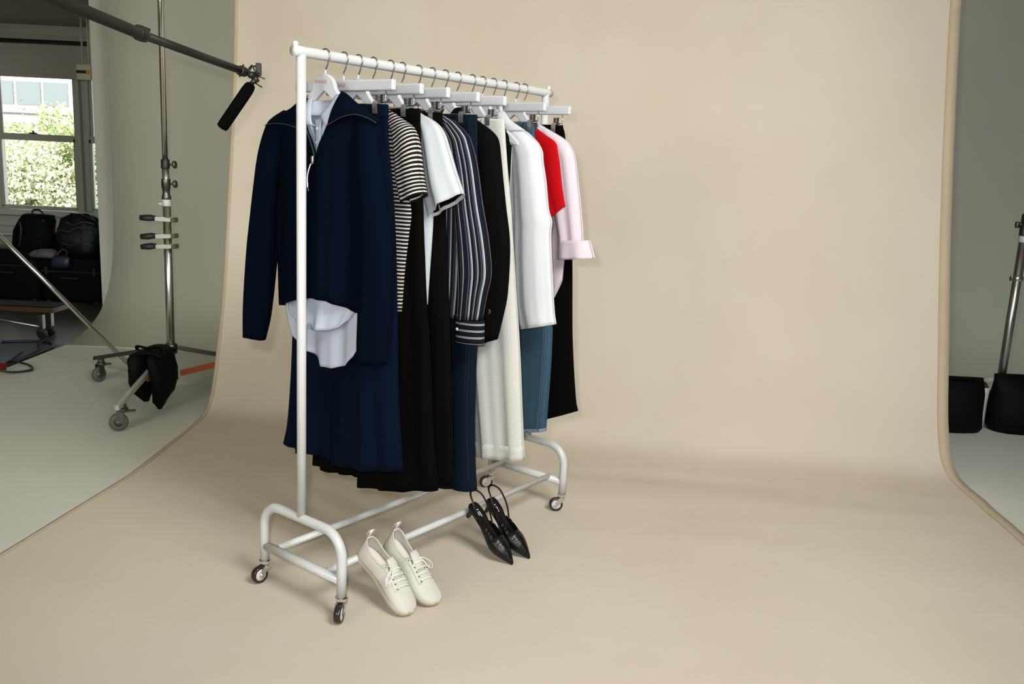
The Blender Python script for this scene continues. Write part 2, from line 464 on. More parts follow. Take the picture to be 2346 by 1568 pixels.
cp = thing('cord_weight', 'cream plastic cord weight with dark and yellow sticker hanging by the window', 'cord weight', (-4.30, 8.8, 2.02))
o = np.array([-4.30, 8.8, 2.02])
t = MB().box((-4.375, 8.78, 2.015), (-4.23, 8.83, 2.165), 0.008); link_mesh('weight_body', t.V, t.F, M['cream'], cp, True, origin=o)
t = MB().box((-4.37, 8.776, 2.075), (-4.275, 8.781, 2.105)); link_mesh('dark_sticker', t.V, t.F, M['black_metal'], cp, False, origin=o)
t = MB().box((-4.275, 8.776, 2.07), (-4.24, 8.781, 2.11)); link_mesh('yellow_sticker', t.V, t.F, M['yellow_print'], cp, False, origin=o)
for dx in (-4.315, -4.255, -4.235):
    t = MB().tube([(dx, 8.8, 2.16), (dx, 8.8, 2.60)], 0.009, 8); link_mesh('cord', t.V, t.F, M['cord'], cp, True, origin=o)
# ------------------------------------------------------------------ painted canvas backdrop, sweeping from high up down onto the floor
def backdrop():
    Lp = [(4.12, 0.0), (4.28, 0.003), (4.41, 0.018), (4.485, 0.06), (4.55, 0.15), (4.625, 0.32), (4.716, 0.546), (4.78, 0.78), (4.835, 1.02), (4.884, 1.254), (4.933, 1.49), (4.98, 1.73), (5.01, 1.96), (5.03, 2.2), (5.06, 2.9), (5.08, 3.6)]
    Rp = [(3.74, 0.0), (3.83, 0.004), (3.93, 0.018), (4.01, 0.06), (4.065, 0.14), (4.125, 0.29), (4.20, 0.585), (4.255, 0.79), (4.31, 1.006), (4.36, 1.22), (4.41, 1.432), (4.455, 1.64), (4.50, 1.86), (4.58, 2.29), (4.66, 2.9), (4.72, 3.6)]
    nw, nf, nx = 64, 120, 120
    Lw = crom(Lp, nw); Rw = crom(Rp, nw)
    V = []
    xs = np.linspace(0, 1, nx)
    def xl(y): return -1.605 if y > 3.5 else -1.605 - (3.5 - y) * 0.115
    def xr(y): return 2.15 if y > 3.74 else 2.15 - (3.74 - y) * 0.105
    ph = rng.uniform(0, 6.28, 12)
    def wrk(x, y):   # soft wrinkles of the canvas lying on the floor
        a = 0.0
        for i, (kx, ky) in enumerate([(1.3, 9), (2.1, 15), (-1.7, 12), (3.5, 22), (-2.6, 7), (0.8, 31)]):
            a += math.sin(kx * x + ky * y + ph[i]) / (1 + i * 0.5)
        return a
    rows = []
    for i in range(nf):
        f = i / nf
        row = []
        for s in xs:
            y = -0.9 + ((4.12 * (1 - s) + 3.74 * s) + 0.9) * f
            X = xl(y) * (1 - s) + xr(y) * s
            near = math.exp(-((y - 3.55) / 0.45) ** 2) * math.exp(-((X - 0.8) / 1.1) ** 2)
            z = 0.0046 * near * (1.4 + wrk(X, y)) + 0.0003 * wrk(X * 0.6, y * 0.7)
            row.append((X, y, z))
        rows.append(row)
    for i in range(nw):
        row = []
        for s in xs:
            e = s * s * (3 - 2 * s) * 0.35 + s * 0.65
            y = Lw[i][0] * (1 - e) + Rw[i][0] * e; z = Lw[i][1] * (1 - e) + Rw[i][1] * e
            X = -1.605 * (1 - s) + 2.15 * s
            # the canvas bellies and hangs in a few broad vertical folds
            h = min(1, z / 1.2)
            y += h * (0.012 * math.sin(X * 3.1 + 0.6) + 0.007 * math.sin(X * 6.3 + 1.1 + z * 0.4) + 0.010 * math.exp(-((X - 0.26) / 0.10) ** 2))
            if s < 0.03: y -= 0.02 * (0.03 - s) / 0.03 * h
            row.append((X, y, z + 0.0003))
        rows.append(row)
    V = [p for r in rows for p in r]; n = len(rows)
    F = [(i * nx + j, i * nx + j + 1, (i + 1) * nx + j + 1, (i + 1) * nx + j) for i in range(n - 1) for j in range(nx - 1)]
    root = link_mesh('canvas_backdrop', V, F, M['canvas'], smooth=True)
    tag(root, 'beige painted canvas backdrop sweeping from the wall onto the floor', 'backdrop')
    # unpainted borders, a strip with its own colour on either side
    R = np.array(rows)
    for side in (0, 1):
        e = R[:, -1] if side else R[:, 0]; q = R[:, -2] if side else R[:, 1]
        d = q - e; d /= np.linalg.norm(d, axis=1)[:, None]
        T = np.gradient(e, axis=0); T /= np.linalg.norm(T, axis=1)[:, None]
        N = np.cross(T, d); N *= np.sign(-N[:, 1:2] + N[:, 2:3] + 1e-9)
        wv = 0.050 if side else 0.016
        inner = e + d * wv + N * 0.0016; outer = e - d * 0.003 + N * 0.0016
        m = len(e); V2 = [tuple(p) for p in outer] + [tuple(p) for p in inner]
        F2 = [(i, i + 1, m + i + 1, m + i) for i in range(m - 1)]
        link_mesh('bare_edge', V2, F2, M['canvas_edge'], root, True, thick=0.0012)
backdrop()

# ------------------------------------------------------------------ clothes rack
RP = np.array([-0.62299, 2.51613, 0.0]); RD = np.array([0.60309, 0.79767, 0.0]); RN = np.array([-0.79767, 0.60309, 0.0])
RL, RDEP, RH, RHA, RHL, RLB, RRY = 1.1733, 0.369, 1.6501, 0.2702, 0.1233, 0.0728, 0.1183
TR = 0.0140
def rw(t, y, z):
    """rack frame: t along the bar, y across (positive = far left side), z up"""
    return RP + RD * t + RN * y + np.array([0, 0, z])

def wheel_caster(parent, o, top, heading, name='caster', rad=0.0285, wid=0.021, tyre=None, hubm=None, forkm=None):
    """swivel caster: top = (x,y,z) of the mounting end, heading = direction (deg) in which the wheel trails"""
    a = math.radians(heading)
    dx, dy = math.cos(a), math.sin(a); ax = np.array([-dy, dx, 0])
    top = np.asarray(top, float)
    z0 = 0.0 if top[2] < 0.3 else top[2] - 0.075
    c = np.array([top[0] + dx * 0.022, top[1] + dy * 0.022, rad + 0.0005])
    fk = MB()
    fk.lathe([(0.017, -0.012), (0.019, -0.008), (0.019, 0.0), (0.015, 0.002)], top, seg=18)
    fk.lathe([(0.012, -0.020), (0.015, -0.013), (0.014, -0.010)], top, seg=18)
    for sd in (-1, 1):
        pl = []
        p0 = top + ax * sd * (wid / 2 + 0.003) + np.array([0, 0, -0.018])
        p1 = c + ax * sd * (wid / 2 + 0.003)
        d = np.array([dx, dy, 0])
        for (h, w) in ((0.0, 0.015), (0.45, 0.014), (0.8, 0.010), (1.12, 0.006)):
            q = p0 * (1 - h) + p1 * h
            pl.append((q - d * w, q + d * w))
        V = [p - ax * 0.0012 for pr in pl for p in pr] + [p + ax * 0.0012 for pr in pl for p in pr]
        k = len(pl) * 2
        F = []
        for i in range(len(pl) - 1):
            b = i * 2
            F += [(b, b + 1, b + 3, b + 2), (k + b, k + b + 2, k + b + 3, k + b + 1), (b, b + 2, k + b + 2, k + b), (b + 1, k + b + 1, k + b + 3, b + 3)]
        F += [(0, k, k + 1, 1), (k - 2, k - 1, 2 * k - 1, 2 * k - 2)]
        fk.add(V, F)
        fk.cyl(p1 - ax * 0.001 * sd, p1 + ax * 0.005 * sd, 0.006, 10)
    fk.box(top + np.array([-0.012, -0.012, -0.022]), top + np.array([0.012, 0.012, -0.017]))
    root = link_mesh(name, fk.V, fk.F, forkm or M['chrome'], parent, False, origin=o)
    w = MB(); h = wid / 2
    w.lathe([(rad * 0.66, -h * 0.8), (rad * 0.9, -h), (rad * 0.985, -h * 0.6), (rad, 0), (rad * 0.985, h * 0.6), (rad * 0.9, h), (rad * 0.66, h * 0.8)], c, ax, 28)
    link_mesh('tyre', w.V, w.F, tyre or M['rubber_brown'], root, True, origin=o)
    hb = MB(); hb.lathe([(0.003, -h - 0.0005), (rad * 0.45, -h * 0.95), (rad * 0.68, -h * 0.86), (rad * 0.68, h * 0.86), (rad * 0.45, h * 0.95), (0.003, h + 0.0005)], c, ax, 24)
    link_mesh('hub', hb.V, hb.F, hubm or M['white_paint'], root, True, origin=o)
    return root

rack = thing('clothes_rack', 'white tubular rolling clothes rack with arched ends on four casters', 'clothes rack', tuple(rw(RL / 2, 0, 0)))
o = rw(RL / 2, 0, 0)
def rpart(name, mb, m=None):
    return link_mesh(name, mb.V, mb.F, m or M['white_paint'], rack, True, origin=o)
for t0 in (0.0, RL):
    rpart('upright', MB().tube([rw(t0, 0, RHA), rw(t0, 0, 0.8), rw(t0, 0, RH)], TR, 20))
    arch = []
    hw, cr = RDEP / 2, 0.075
    arch.append((-hw, RLB)); arch.append((-hw, RHA - cr - 0.04)); 
    for k in range(9):
        a = math.pi - k * math.pi / 16
        arch.append((-hw + cr + cr * math.cos(a), RHA - cr + cr * math.sin(a)))
    for k in range(9):
        a = math.pi / 2 - k * math.pi / 16
        arch.append((hw - cr + cr * math.cos(a), RHA - cr + cr * math.sin(a)))
    arch.append((hw, RHA - cr - 0.04)); arch.append((hw, RLB))
    rpart('arched_end', MB().tube([rw(t0, a, b) for a, b in arch], TR * 1.08, 18))
    rpart('crossbar', MB().tube([rw(t0, -hw + 0.008, RHL), rw(t0, hw - 0.008, RHL)], TR * 1.05, 18))
rpart('top_bar', MB().tube([rw(-0.028, 0, RH), rw(0.0, 0, RH), rw(RL, 0, RH), rw(RL + 0.028, 0, RH)], [TR * 1.08] * 4, 20))
for t0 in (-0.020, RL + 0.016):
    rpart('locking_pin', MB().lathe([(0.009, 0.0), (0.009, 0.012), (0.0085, 0.016), (0.004, 0.018)], rw(t0, 0, RH + 0.008), seg=12))
for yy in (-RRY, RRY):
    rpart('bottom_rail', MB().tube([rw(0.006, yy, RHL + 0.010), rw(RL - 0.006, yy, RHL + 0.010)], TR * 0.80, 16))
for (t0, yy, hd) in ((0, -RDEP / 2, -95), (0, RDEP / 2, 233), (RL, -RDEP / 2, 185), (RL, RDEP / 2, 195)):
    wheel_caster(rack, o, rw(t0, yy, RLB), hd)

# ------------------------------------------------------------------ hanging things: local frame u (right), n (towards viewer), z
HANG = {1: (0.086, -33), 2: (0.155, -36), 3: (0.212, -37), 4: (0.272, -37), 5: (0.344, -37), 6: (0.395, -39), 7: (0.469, -37), 8: (0.532, -38),
        9: (0.596, -37), 10: (0.658, -35), 11: (0.734, -37), 12: (0.790, -37), 13: (0.851, -37), 14: (0.912, -43), 15: (0.985, -37), 16: (1.036, -35)}
def hang_root(k, name, label, cat, group, zb):
    t, a = HANG[k]
    p = rw(t, 0, 0)
    r = thing(name, label, cat, (p[0], p[1], zb), math.radians(a), group)
    r['_zb'] = zb
    return r
def L3(root, u, n, z):
    return (u, -n, z - root['_zb'])

def gmesh(root, name, V, F, m, uv=None, thick=0.0018, parent=None, smooth=True):
    zb = root['_zb']
    W = [(u, -n, z - zb) for (u, n, z) in V]
    return link_mesh(name, W, F, m, parent or root, smooth, uv=uv, thick=thick)

def fold_fn(amp, ks, seed):
    r = random.Random(seed)
    terms = [(k * r.uniform(0.85, 1.15), r.uniform(0, 6.28), r.uniform(-0.8, 0.8)) for k in ks]
    def f(x, v, back):
        a = 0.0
        for i, (k, p, sl) in enumerate(terms):
            a += math.sin(k * (x + 0.10 * sl * v) * math.pi + p + (2.1 if back else 0) * (i + 1)) / (1 + 0.45 * i)
        return amp * a
    return f

def loft(st, nrow=34, nseg=44, e=0.75, fold=None, foldv=(0.15, 1.0), hem=None, hemback=None):
    """closed cloth tube through stations (Lu, Lz, Ru, Rz, b, nc); returns V, F, UV"""
    R = crom(st, nrow)
    V = []; UV = []
    vv = 0.0; prev = None
    wref = max(np.hypot(R[:, 2] - R[:, 0], R[:, 3] - R[:, 1]))
    for i, (Lu, Lz, Ru, Rz, b, nc) in enumerate(R):
        v = i / (nrow - 1)
        b = max(b, 0.0015)
        mid = np.array([(Lu + Ru) / 2, (Lz + Rz) / 2]); half = np.array([(Ru - Lu) / 2, (Rz - Lz) / 2])
        if prev is not None: vv += float(np.hypot(*(mid - prev)))
        prev = mid
        g = foldv[0] + (foldv[1] - foldv[0]) * v
        hw = max(0.0, (v - 0.6) / 0.4); hw = hw * hw * (3 - 2 * hw)
        arc = 0.0; last = None
        for j in range(nseg + 1):
            th = 2 * math.pi * j / nseg
            c, s = math.cos(th), math.sin(th)
            cx = math.copysign(abs(c) ** 0.9, c); sn = math.copysign(abs(s) ** e, s)
            p = mid + half * cx
            n = nc + b * sn
            if fold is not None:
                n += fold(cx, v, s < 0) * g * (1 - cx ** 4)
            z = p[1]
            if hem is not None:
                q = (cx + 1) / 2
                h = hem if (s >= 0 or hemback is None) else hemback
                z += float(np.interp(q, h[0], h[1])) * hw
            V.append((p[0], n, z))
            UV.append((math.copysign(1, s) * 0 + (th / (2 * math.pi)) * 2.2 * wref if True else 0, -vv + (z - p[1])))
    m = nseg + 1
    F = [(i * m + j, i * m + j + 1, (i + 1) * m + j + 1, (i + 1) * m + j) for i in range(nrow - 1) for j in range(nseg)]
    # use the across-position for the u coordinate so stripes stay parallel
    for idx in range(len(UV)):
        i, j = divmod(idx, m)
        th = 2 * math.pi * j / nseg
        x = math.cos(th)
        UV[idx] = ((1 - x) * 0.5 * wref if j <= nseg // 2 else wref + (1 + x) * 0.5 * wref, UV[idx][1])
    return V, F, UV

def sheet(st, nrow=26, ncol=18, fold=None, foldv=(0.2, 1.0), hem=None):
    """open cloth panel through stations (Lu, Lz, Ru, Rz, nL, nR, bulge)"""
    R = crom(st, nrow); V = []; UV = []; vv = 0.0; prev = None
    for i, (Lu, Lz, Ru, Rz, nL, nR, bu) in enumerate(R):
        v = i / (nrow - 1)
        mid = np.array([(Lu + Ru) / 2, (Lz + Rz) / 2])
        if prev is not None: vv += float(np.hypot(*(mid - prev)))
        prev = mid
        w = math.hypot(Ru - Lu, Rz - Lz)
        g = foldv[0] + (foldv[1] - foldv[0]) * v
        hw = max(0.0, (v - 0.6) / 0.4); hw = hw * hw * (3 - 2 * hw)
        for j in range(ncol + 1):
            s = j / ncol
            n = nL * (1 - s) + nR * s + bu * math.sin(math.pi * s)
            if fold is not None: n += fold(2 * s - 1, v, False) * g * (1 - (2 * s - 1) ** 4)
            z = Lz * (1 - s) + Rz * s
            if hem is not None: z += float(np.interp(s, hem[0], hem[1])) * hw
            V.append((Lu * (1 - s) + Ru * s, n, z)); UV.append((s * w, -vv))
    m = ncol + 1
    F = [(i * m + j, i * m + j + 1, (i + 1) * m + j + 1, (i + 1) * m + j) for i in range(nrow - 1) for j in range(ncol)]
    return V, F, UV

def gtube(root, name, pts, r, m, seg=8, parent=None, flat=1.0):
    t = MB().tube([L3(root, *p) for p in pts], r, seg, flat=flat)
    return link_mesh(name, t.V, t.F, m, parent or root, True)

def mirror(st):
    return [(-Ru, Rz, -Lu, Lz, b, nc) for (Lu, Lz, Ru, Rz, b, nc) in st]

# ---- hangers
def hook(root, zstem):
    pts = [(0, 0, zstem), (0.0, 0, 1.603), (0.001, 0, 1.611), (0.008, 0, 1.622)]
    for k in range(12):
        a = math.radians(-42 + k * (252 / 11))
        pts.append((0.0185 * math.cos(a), 0, RH + 0.0185 * math.sin(a)))
    P = crom(pts, 34)
    gtube(root, 'hook', [tuple(p) for p in P], 0.0021, M['wire'], 8)
    t = MB().lathe([(0.0035, 0), (0.0035, 0.014), (0.002, 0.017)], L3(root, 0, 0, zstem - 0.002), seg=10)
    link_mesh('hook_collar', t.V, t.F, M['hanger'], root, True)

_c = bpy.data.curves.new('lettering', 'FONT')
_c.body = 'SPANX'; _c.size = 0.0150; _c.align_x = 'CENTER'; _c.align_y = 'CENTER'; _c.extrude = 0.0002; _c.space_character = 1.12
_o = bpy.data.objects.new('lettering', _c); COL.objects.link(_o)
bpy.context.view_layer.update()
LETTERING = bpy.data.meshes.new_from_object(_o.evaluated_get(bpy.context.evaluated_depsgraph_get()))
LETTERING.name = 'printed_lettering'
LETTERING.materials.clear(); LETTERING.materials.append(M['red_print'])
bpy.data.objects.remove(_o, do_unlink=True)
def print_text(root, u, n, z):
    ob = bpy.data.objects.new('printed_lettering', LETTERING); COL.objects.link(ob)
    ob.parent = root
    ob.location = L3(root, u, n, z); ob.rotation_euler = (math.pi / 2, 0, 0)

def top_hanger(k, label, n0=0.0, bar=True):
    r = hang_root(k, 'top_hanger', label, 'hanger', 'white hangers on the rack', 1.415)
    out = []
    for i in range(13):
        a = math.radians(10 + i * 160 / 12)
        out.append((0.043 * math.cos(a), 1.557 + 0.043 * math.sin(a)))
    right = [(0.212, 1.452), (0.209, 1.464), (0.17, 1.497), (0.11, 1.525), (0.072, 1.538), (0.052, 1.550)]
    left = [(-u, z) for u, z in reversed(right)]
    low = [(-0.205, 1.446), (-0.14, 1.476), (-0.06, 1.512), (-0.012, 1.548), (0, 1.553), (0.012, 1.548), (0.06, 1.512), (0.14, 1.476), (0.205, 1.446)]
    poly = right + out + left + low
    th = 0.0075
    mb = MB(); n = len(poly)
    # split into convex-friendly strips: upper outline against lower outline
    up = [(-u, z) for u, z in right] + list(reversed(out)) + list(reversed(right))
    upx = sorted(up, key=lambda p: p[0])
    xs = np.linspace(-0.212, 0.212, 61)
    ux = np.array([p[0] for p in upx]); uz = np.array([p[1] for p in upx])
    # dome makes the outline single valued: rebuild it analytically
    def zu(x):
        x = abs(x)
        if x < 0.043: d = 1.557 + math.sqrt(max(0, 0.043 ** 2 - x * x))
        else: d = 0
        arm = float(np.interp(x, [0.0, 0.047, 0.055, 0.072, 0.11, 0.17, 0.209, 0.212], [1.565, 1.557, 1.546, 1.530, 1.511, 1.480, 1.450, 1.446]))
        return max(d, arm)
    def zl(x):
        x = abs(x)
        return float(np.interp(x, [0.0, 0.012, 0.06, 0.14, 0.205, 0.212], [1.553, 1.546, 1.508, 1.462, 1.434, 1.437]))
    xs = np.unique(np.concatenate([np.linspace(-0.212, -0.05, 18), np.linspace(-0.05, 0.05, 41), np.linspace(0.05, 0.212, 18)]))
    rows = []
    for x in xs:
        a, b = zu(x), zl(x); e = min(0.003, (a - b) * 0.3)
        ring = [(x, th - 0.002, a), (x, th, a - e), (x, th, b + e), (x, th - 0.002, b), (x, -th + 0.002, b), (x, -th, b + e), (x, -th, a - e), (x, -th + 0.002, a)]
        rows.append([L3(r, u, nn + n0, z) for u, nn, z in ring])
    mb.rings(rows)
    ob = link_mesh('hanger_body', mb.V, mb.F, M['hanger'], r, False)
    if bar:
        gtube(r, 'trouser_bar', [(-0.19, n0, 1.453), (-0.17, n0, 1.428), (0.17, n0, 1.428), (0.19, n0, 1.453)], 0.0042, M['hanger'], 10)
    hook(r, 1.598)
    print_text(r, -0.010, n0 + th + 0.0004, 1.577)
    return r

def clip_hanger(k, label, half=0.207, uc=0.147):
    r = hang_root(k, 'clip_hanger', label, 'hanger', 'white hangers on the rack', 1.50)
    b = MB().box((-half, -0.0085, 1.558), (half, 0.0085, 1.589), 0.0045)
    V = [L3(r, u, n, z) for (u, n, z) in b.V]
    link_mesh('hanger_bar', V, b.F, M['hanger'], r, False)
    for s in (-1, 1):
        gtube(r, 'drop_wire', [(s * 0.173, 0, 1.562), (s * 0.173, 0, 1.530), (s * 0.170, 0, 1.523)], 0.0016, M['wire'], 6)
        c = MB()
        sp = []
        for i in range(60):
            a = i / 60 * 2 * math.pi * 6
            sp.append(L3(r, s * uc + 0.0085 * math.cos(a), 0.0105 * math.sin(a), 1.524 + 0.024 * i / 60))
        c.tube(sp, 0.0018, 6)
        root_c = link_mesh('clip', c.V, c.F, M['dark_steel'], r, True)
        j = MB()
        for sg in (-1, 1):
            rows = []
            for (z, nn, w) in ((1.529, 0.0140, 0.0085), (1.522, 0.0160, 0.0095), (1.510, 0.0170, 0.0095), (1.494, 0.0155, 0.009)):
                rows.append([L3(r, s * uc - w, sg * nn, z), L3(r, s * uc + w, sg * nn, z), L3(r, s * uc + w, sg * (nn + 0.0016), z), L3(r, s * uc - w, sg * (nn + 0.0016), z)])
            j.rings(rows)
        link_mesh('clip_jaw', j.V, j.F, M['clip_steel'], root_c, False)
    gtube(r, 'lower_rod', [(-0.172, 0, 1.522), (0.172, 0, 1.522)], 0.0017, M['wire'], 6)
    hook(r, 1.587)
    print_text(r, -0.006, 0.0089, 1.573)
    return r

GARM = {1: 'navy half-zip jacket', 2: 'navy trousers', 3: 'striped tee', 4: 'black wide trousers', 5: 'white tee', 6: 'black trousers behind the white tee', 7: 'striped shirt', 8: 'dark jeans',
        9: 'black blazer', 10: 'ecru jeans', 11: 'black top', 12: 'white shirt', 14: 'mid-blue jeans', 15: 'red knit and pink shirt', 16: 'black skirt'}
for k in (1, 3, 5, 7, 9, 11, 12, 15):
    top_hanger(k, 'white shoulder hanger holding the %s' % GARM[k])
top_hanger(13, 'empty white shoulder hanger between the white shirt and the mid-blue jeans')
for k in (2, 4, 6, 8, 10, 14, 16):
    clip_hanger(k, 'white clip hanger holding the %s' % GARM[k])
# ------------------------------------------------------------------ garments
def trousers(k, name, label, m, Rp, hemz_in, u_in, Lp=None, u_in_l=None, hemz_in_l=None, band=True, b0=0.010, b1=0.026, fold=0.004, stitch=None, hemband=None, nR=0.0, nL=0.0, cat='trousers', seed=1):
    zb = min(p[1] for p in Rp) - 0.03
    r = hang_root(k, name, label, cat, 'clothes hanging on the rack', zb)
    legs = []
    for side in (1, -1):
        P = Rp if side == 1 or Lp is None else Lp
        ui = u_in if side == 1 or u_in_l is None else u_in_l
        hz = hemz_in if side == 1 or hemz_in_l is None else hemz_in_l
        P = crom([(abs(u), z) for u, z in P], 14)
        z0, z1 = P[0][1], P[-1][1]
        st = []
        for u, z in P:
            f = (z0 - z) / (z0 - z1)
            g = max(0.0, (f - 0.27) / 0.73)
            inner = -0.002 * (1 - g) + ui * g
            if f < 0.27: inner = -0.004
            iz = z + (hz - z1) * max(0, (f - 0.7) / 0.3)
            b = b0 + (b1 - b0) * min(1, f * 2.2)
            nc = (nR if side == 1 else nL) * min(1, f * 2)
            st.append((inner, iz, u, z, b, nc))
        if side == -1: st = mirror(st)
        V, F, UV = loft(st, 34, 36, 0.8, fold_fn(fold, (1.6, 3.1, 4.7), seed * 10 + side), (0.1, 1.0))
        lg = gmesh(r, 'trouser_leg', V, F, m, UV)
        legs.append((lg, st))
        if hemband:
            R = crom(st, 60)
            sub = [tuple(x) for x in R[-3:]]
            sub = [(a - 0.001, bz, c + 0.001, d, b + 0.0026, nc) for (a, bz, c, d, b, nc) in sub]
            V, F, UV = loft(sub, 4, 36, 0.8, fold_fn(fold, (1.6, 3.1, 4.7), seed * 10 + side), (0.95, 1.0))
            gmesh(r, 'hem_band', V, F, hemband, UV, parent=lg, thick=0.0012)
    if band:
        w = Rp[0][0]
        V, F, UV = loft([(-w - 0.001, Rp[0][1] + 0.003, w + 0.001, Rp[0][1] + 0.003, b0 + 0.0015, 0), (-w - 0.0015, Rp[0][1] - 0.035, w + 0.0015, Rp[0][1] - 0.035, b0 + 0.003, 0)], 5, 48, 0.6)
        wb_ = gmesh(r, 'waistband', V, F, m, UV)
        if stitch:
            for uu in (-0.115, -0.03, 0.06, 0.125):
                t = MB().box((uu - 0.005, -0.0025, 1.478), (uu + 0.005, 0.0025, Rp[0][1] + 0.004), 0.001)
                VV = [(u, n + b0 + 0.005, z) for u, n, z in t.V]
                gmesh(r, 'belt_loop', VV, t.F, m, parent=wb_, thick=0)
    if stitch:
        lg, st = legs[0]
        R = crom(st, 30)
        pts = [(x[2] - 0.022, x[5] + x[4] * 0.80, x[3]) for x in R]
        gtube(r, 'outseam_stitching', pts, 0.0010, stitch, 5, parent=lg)
        pts = [(x[2] - 0.014, x[5] + x[4] * 0.68, x[3]) for x in R]
        gtube(r, 'outseam_stitching', pts, 0.0010, stitch, 5, parent=lg)
    return r, legs

trousers(2, 'navy_trousers', 'wide navy trousers on the clip hanger right behind the navy jacket', M['navy'],
         [(0.181, 1.517), (0.185, 1.426), (0.204, 1.302), (0.222, 1.157), (0.238, 0.90), (0.249, 0.681), (0.262, 0.56), (0.275, 0.455)], 0.402, -0.028,
         Lp=[(0.181, 1.517), (0.188, 1.42), (0.205, 1.30), (0.222, 1.10), (0.238, 0.745), (0.262, 0.50), (0.286, 0.410)], u_in_l=-0.01, hemz_in_l=0.418,
         b1=0.030, fold=0.011, nR=0.006, nL=-0.010, seed=3)
trousers(4, 'black_wide_trousers', 'long black wide-leg trousers between the striped tee and the white tee', M['black'],
         [(0.197, 1.515), (0.205, 1.40), (0.222, 1.20), (0.243, 0.969), (0.265, 0.806), (0.29, 0.541), (0.316, 0.372)], 0.292, -0.038,
         Lp=[(0.197, 1.515), (0.21, 1.3), (0.235, 0.95), (0.262, 0.55), (0.279, 0.308)], u_in_l=0.038, hemz_in_l=0.322, b1=0.03, fold=0.010, nR=0.004, nL=-0.010, seed=4)
trousers(6, 'black_trousers', 'black trousers hanging between the white tee and the striped shirt', M['black_warm'],
         [(0.178, 1.513), (0.186, 1.44), (0.205, 1.2), (0.236, 0.86), (0.252, 0.65), (0.266, 0.482), (0.272, 0.345)], 0.335, 0.02, b1=0.028, fold=0.008, seed=5)
trousers(8, 'dark_jeans', 'long dark indigo jeans behind the black trousers', M['dark_denim'],
         [(0.199, 1.517), (0.206, 1.41), (0.222, 1.1), (0.234, 0.786), (0.233, 0.63), (0.240, 0.465), (0.258, 0.284)], 0.250, 0.03, b1=0.027, fold=0.005, stitch=M['denim_stitch'], hemband=M['dark_denim'], cat='jeans', seed=6)
trousers(10, 'ecru_jeans', 'off-white flared jeans beside the black blazer', M['off_white'],
         [(0.203, 1.514), (0.209, 1.466), (0.226, 1.349), (0.247, 1.227), (0.269, 1.058), (0.29, 0.909), (0.31, 0.764), (0.331, 0.57), (0.351, 0.381)], 0.350, 0.150, u_in_l=-0.13, hemz_in_l=0.352, b1=0.028, fold=0.008, stitch=M['ecru_stitch'], hemband=M['off_white'], nR=0.004, nL=-0.006, cat='jeans', seed=7)
trousers(14, 'blue_jeans', 'mid-blue straight jeans with frayed hem below the white cuff', M['mid_denim'],
         [(0.152, 1.519), (0.162, 1.469), (0.20, 1.30), (0.24, 1.10), (0.272, 0.95), (0.289, 0.818), (0.292, 0.67), (0.287, 0.489), (0.284, 0.423)], 0.390, 0.150, b1=0.025, fold=0.004, stitch=M['denim_thread'], hemband=M['denim_fade'], cat='jeans', seed=8)

# black skirt at the far end
r = hang_root(16, 'black_skirt', 'black midi skirt at the far end of the rack', 'skirt', 'clothes hanging on the rack', 0.42)
Rp = [(0.175, 1.519), (0.191, 1.468), (0.222, 1.25), (0.248, 1.036), (0.269, 0.756), (0.299, 0.531), (0.314, 0.474)]
V, F, UV = loft([(-u, z, u, z, 0.010 + 0.022 * min(1, (1.519 - z) / 0.5), 0) for u, z in Rp], 40, 60, 0.7, fold_fn(0.006, (3.2, 5.5), 31), (0.0, 1.0),
                hem=([0, 0.5, 0.8, 1.0], [-0.05, -0.085, -0.055, 0.0]))
gmesh(r, 'skirt_body', V, F, M['black'], UV)
V, F, UV = loft([(-0.1755, 1.522, 0.1755, 1.522, 0.0115, 0), (-0.186, 1.487, 0.186, 1.487, 0.0135, 0)], 4, 44, 0.6)
gmesh(r, 'waistband', V, F, M['black'], UV)

# ---- navy half-zip jacket on the first hanger, pale blue shirt inside it
r = hang_root(1, 'navy_jacket', 'navy knit half-zip jacket with wide collar nearest the camera', 'jacket', 'clothes hanging on the rack', 0.78)
fj = fold_fn(0.010, (2.2, 3.9, 6.1), 77)
hemx = ([0, 0.15, 0.32, 0.55, 0.72, 0.85, 1.0], [0.0, 0.016, 0.040, 0.043, 0.028, 0.018, 0.012])
out_L = [(-0.10, 1.522), (-0.185, 1.482), (-0.217, 1.44), (-0.212, 1.33), (-0.206, 1.18), (-0.206, 1.05), (-0.201, 0.903)]
out_R = [(0.10, 1.522), (0.190, 1.482), (0.214, 1.44), (0.205, 1.33), (0.195, 1.18), (0.188, 1.05), (0.180, 0.903)]
back = [(a[0], a[1], b[0], b[1], -0.004, -0.004, -0.014) for a, b in zip(out_L, out_R)]
V, F, UV = sheet(back, 34, 36, fold_fn(0.004, (2.2, 3.9), 78), (0.1, 1.0), hem=([0, 0.5, 1], [0.0, 0.02, 0.01]))
gmesh(r, 'back_panel', V, F, M['jacket'], UV, thick=0.004)
inn_L = [(-0.060, 1.522), (-0.054, 1.482), (-0.036, 1.445), (0.010, 1.364), (0.012, 1.18), (0.012, 1.05), (0.012, 0.903)]
inn_R = [(0.094, 1.522), (0.068, 1.482), (0.042, 1.445), (0.013, 1.364), (0.013, 1.18), (0.013, 1.05), (0.013, 0.903)]
nF = [0.016, 0.026, 0.034, 0.046, 0.054, 0.058, 0.060]
V, F, UV = sheet([(a[0], a[1], b[0], b[1], -0.004, n, 0.018) for a, b, n in zip(out_L, inn_L, nF)], 40, 22, fold_fn(0.007, (1.6, 2.8), 79), (0.1, 1.0), hem=([0, 0.35, 0.7, 1], [0.0, 0.020, 0.044, 0.054]))
gmesh(r, 'front_panel', V, F, M['jacket'], UV, thick=0.004)
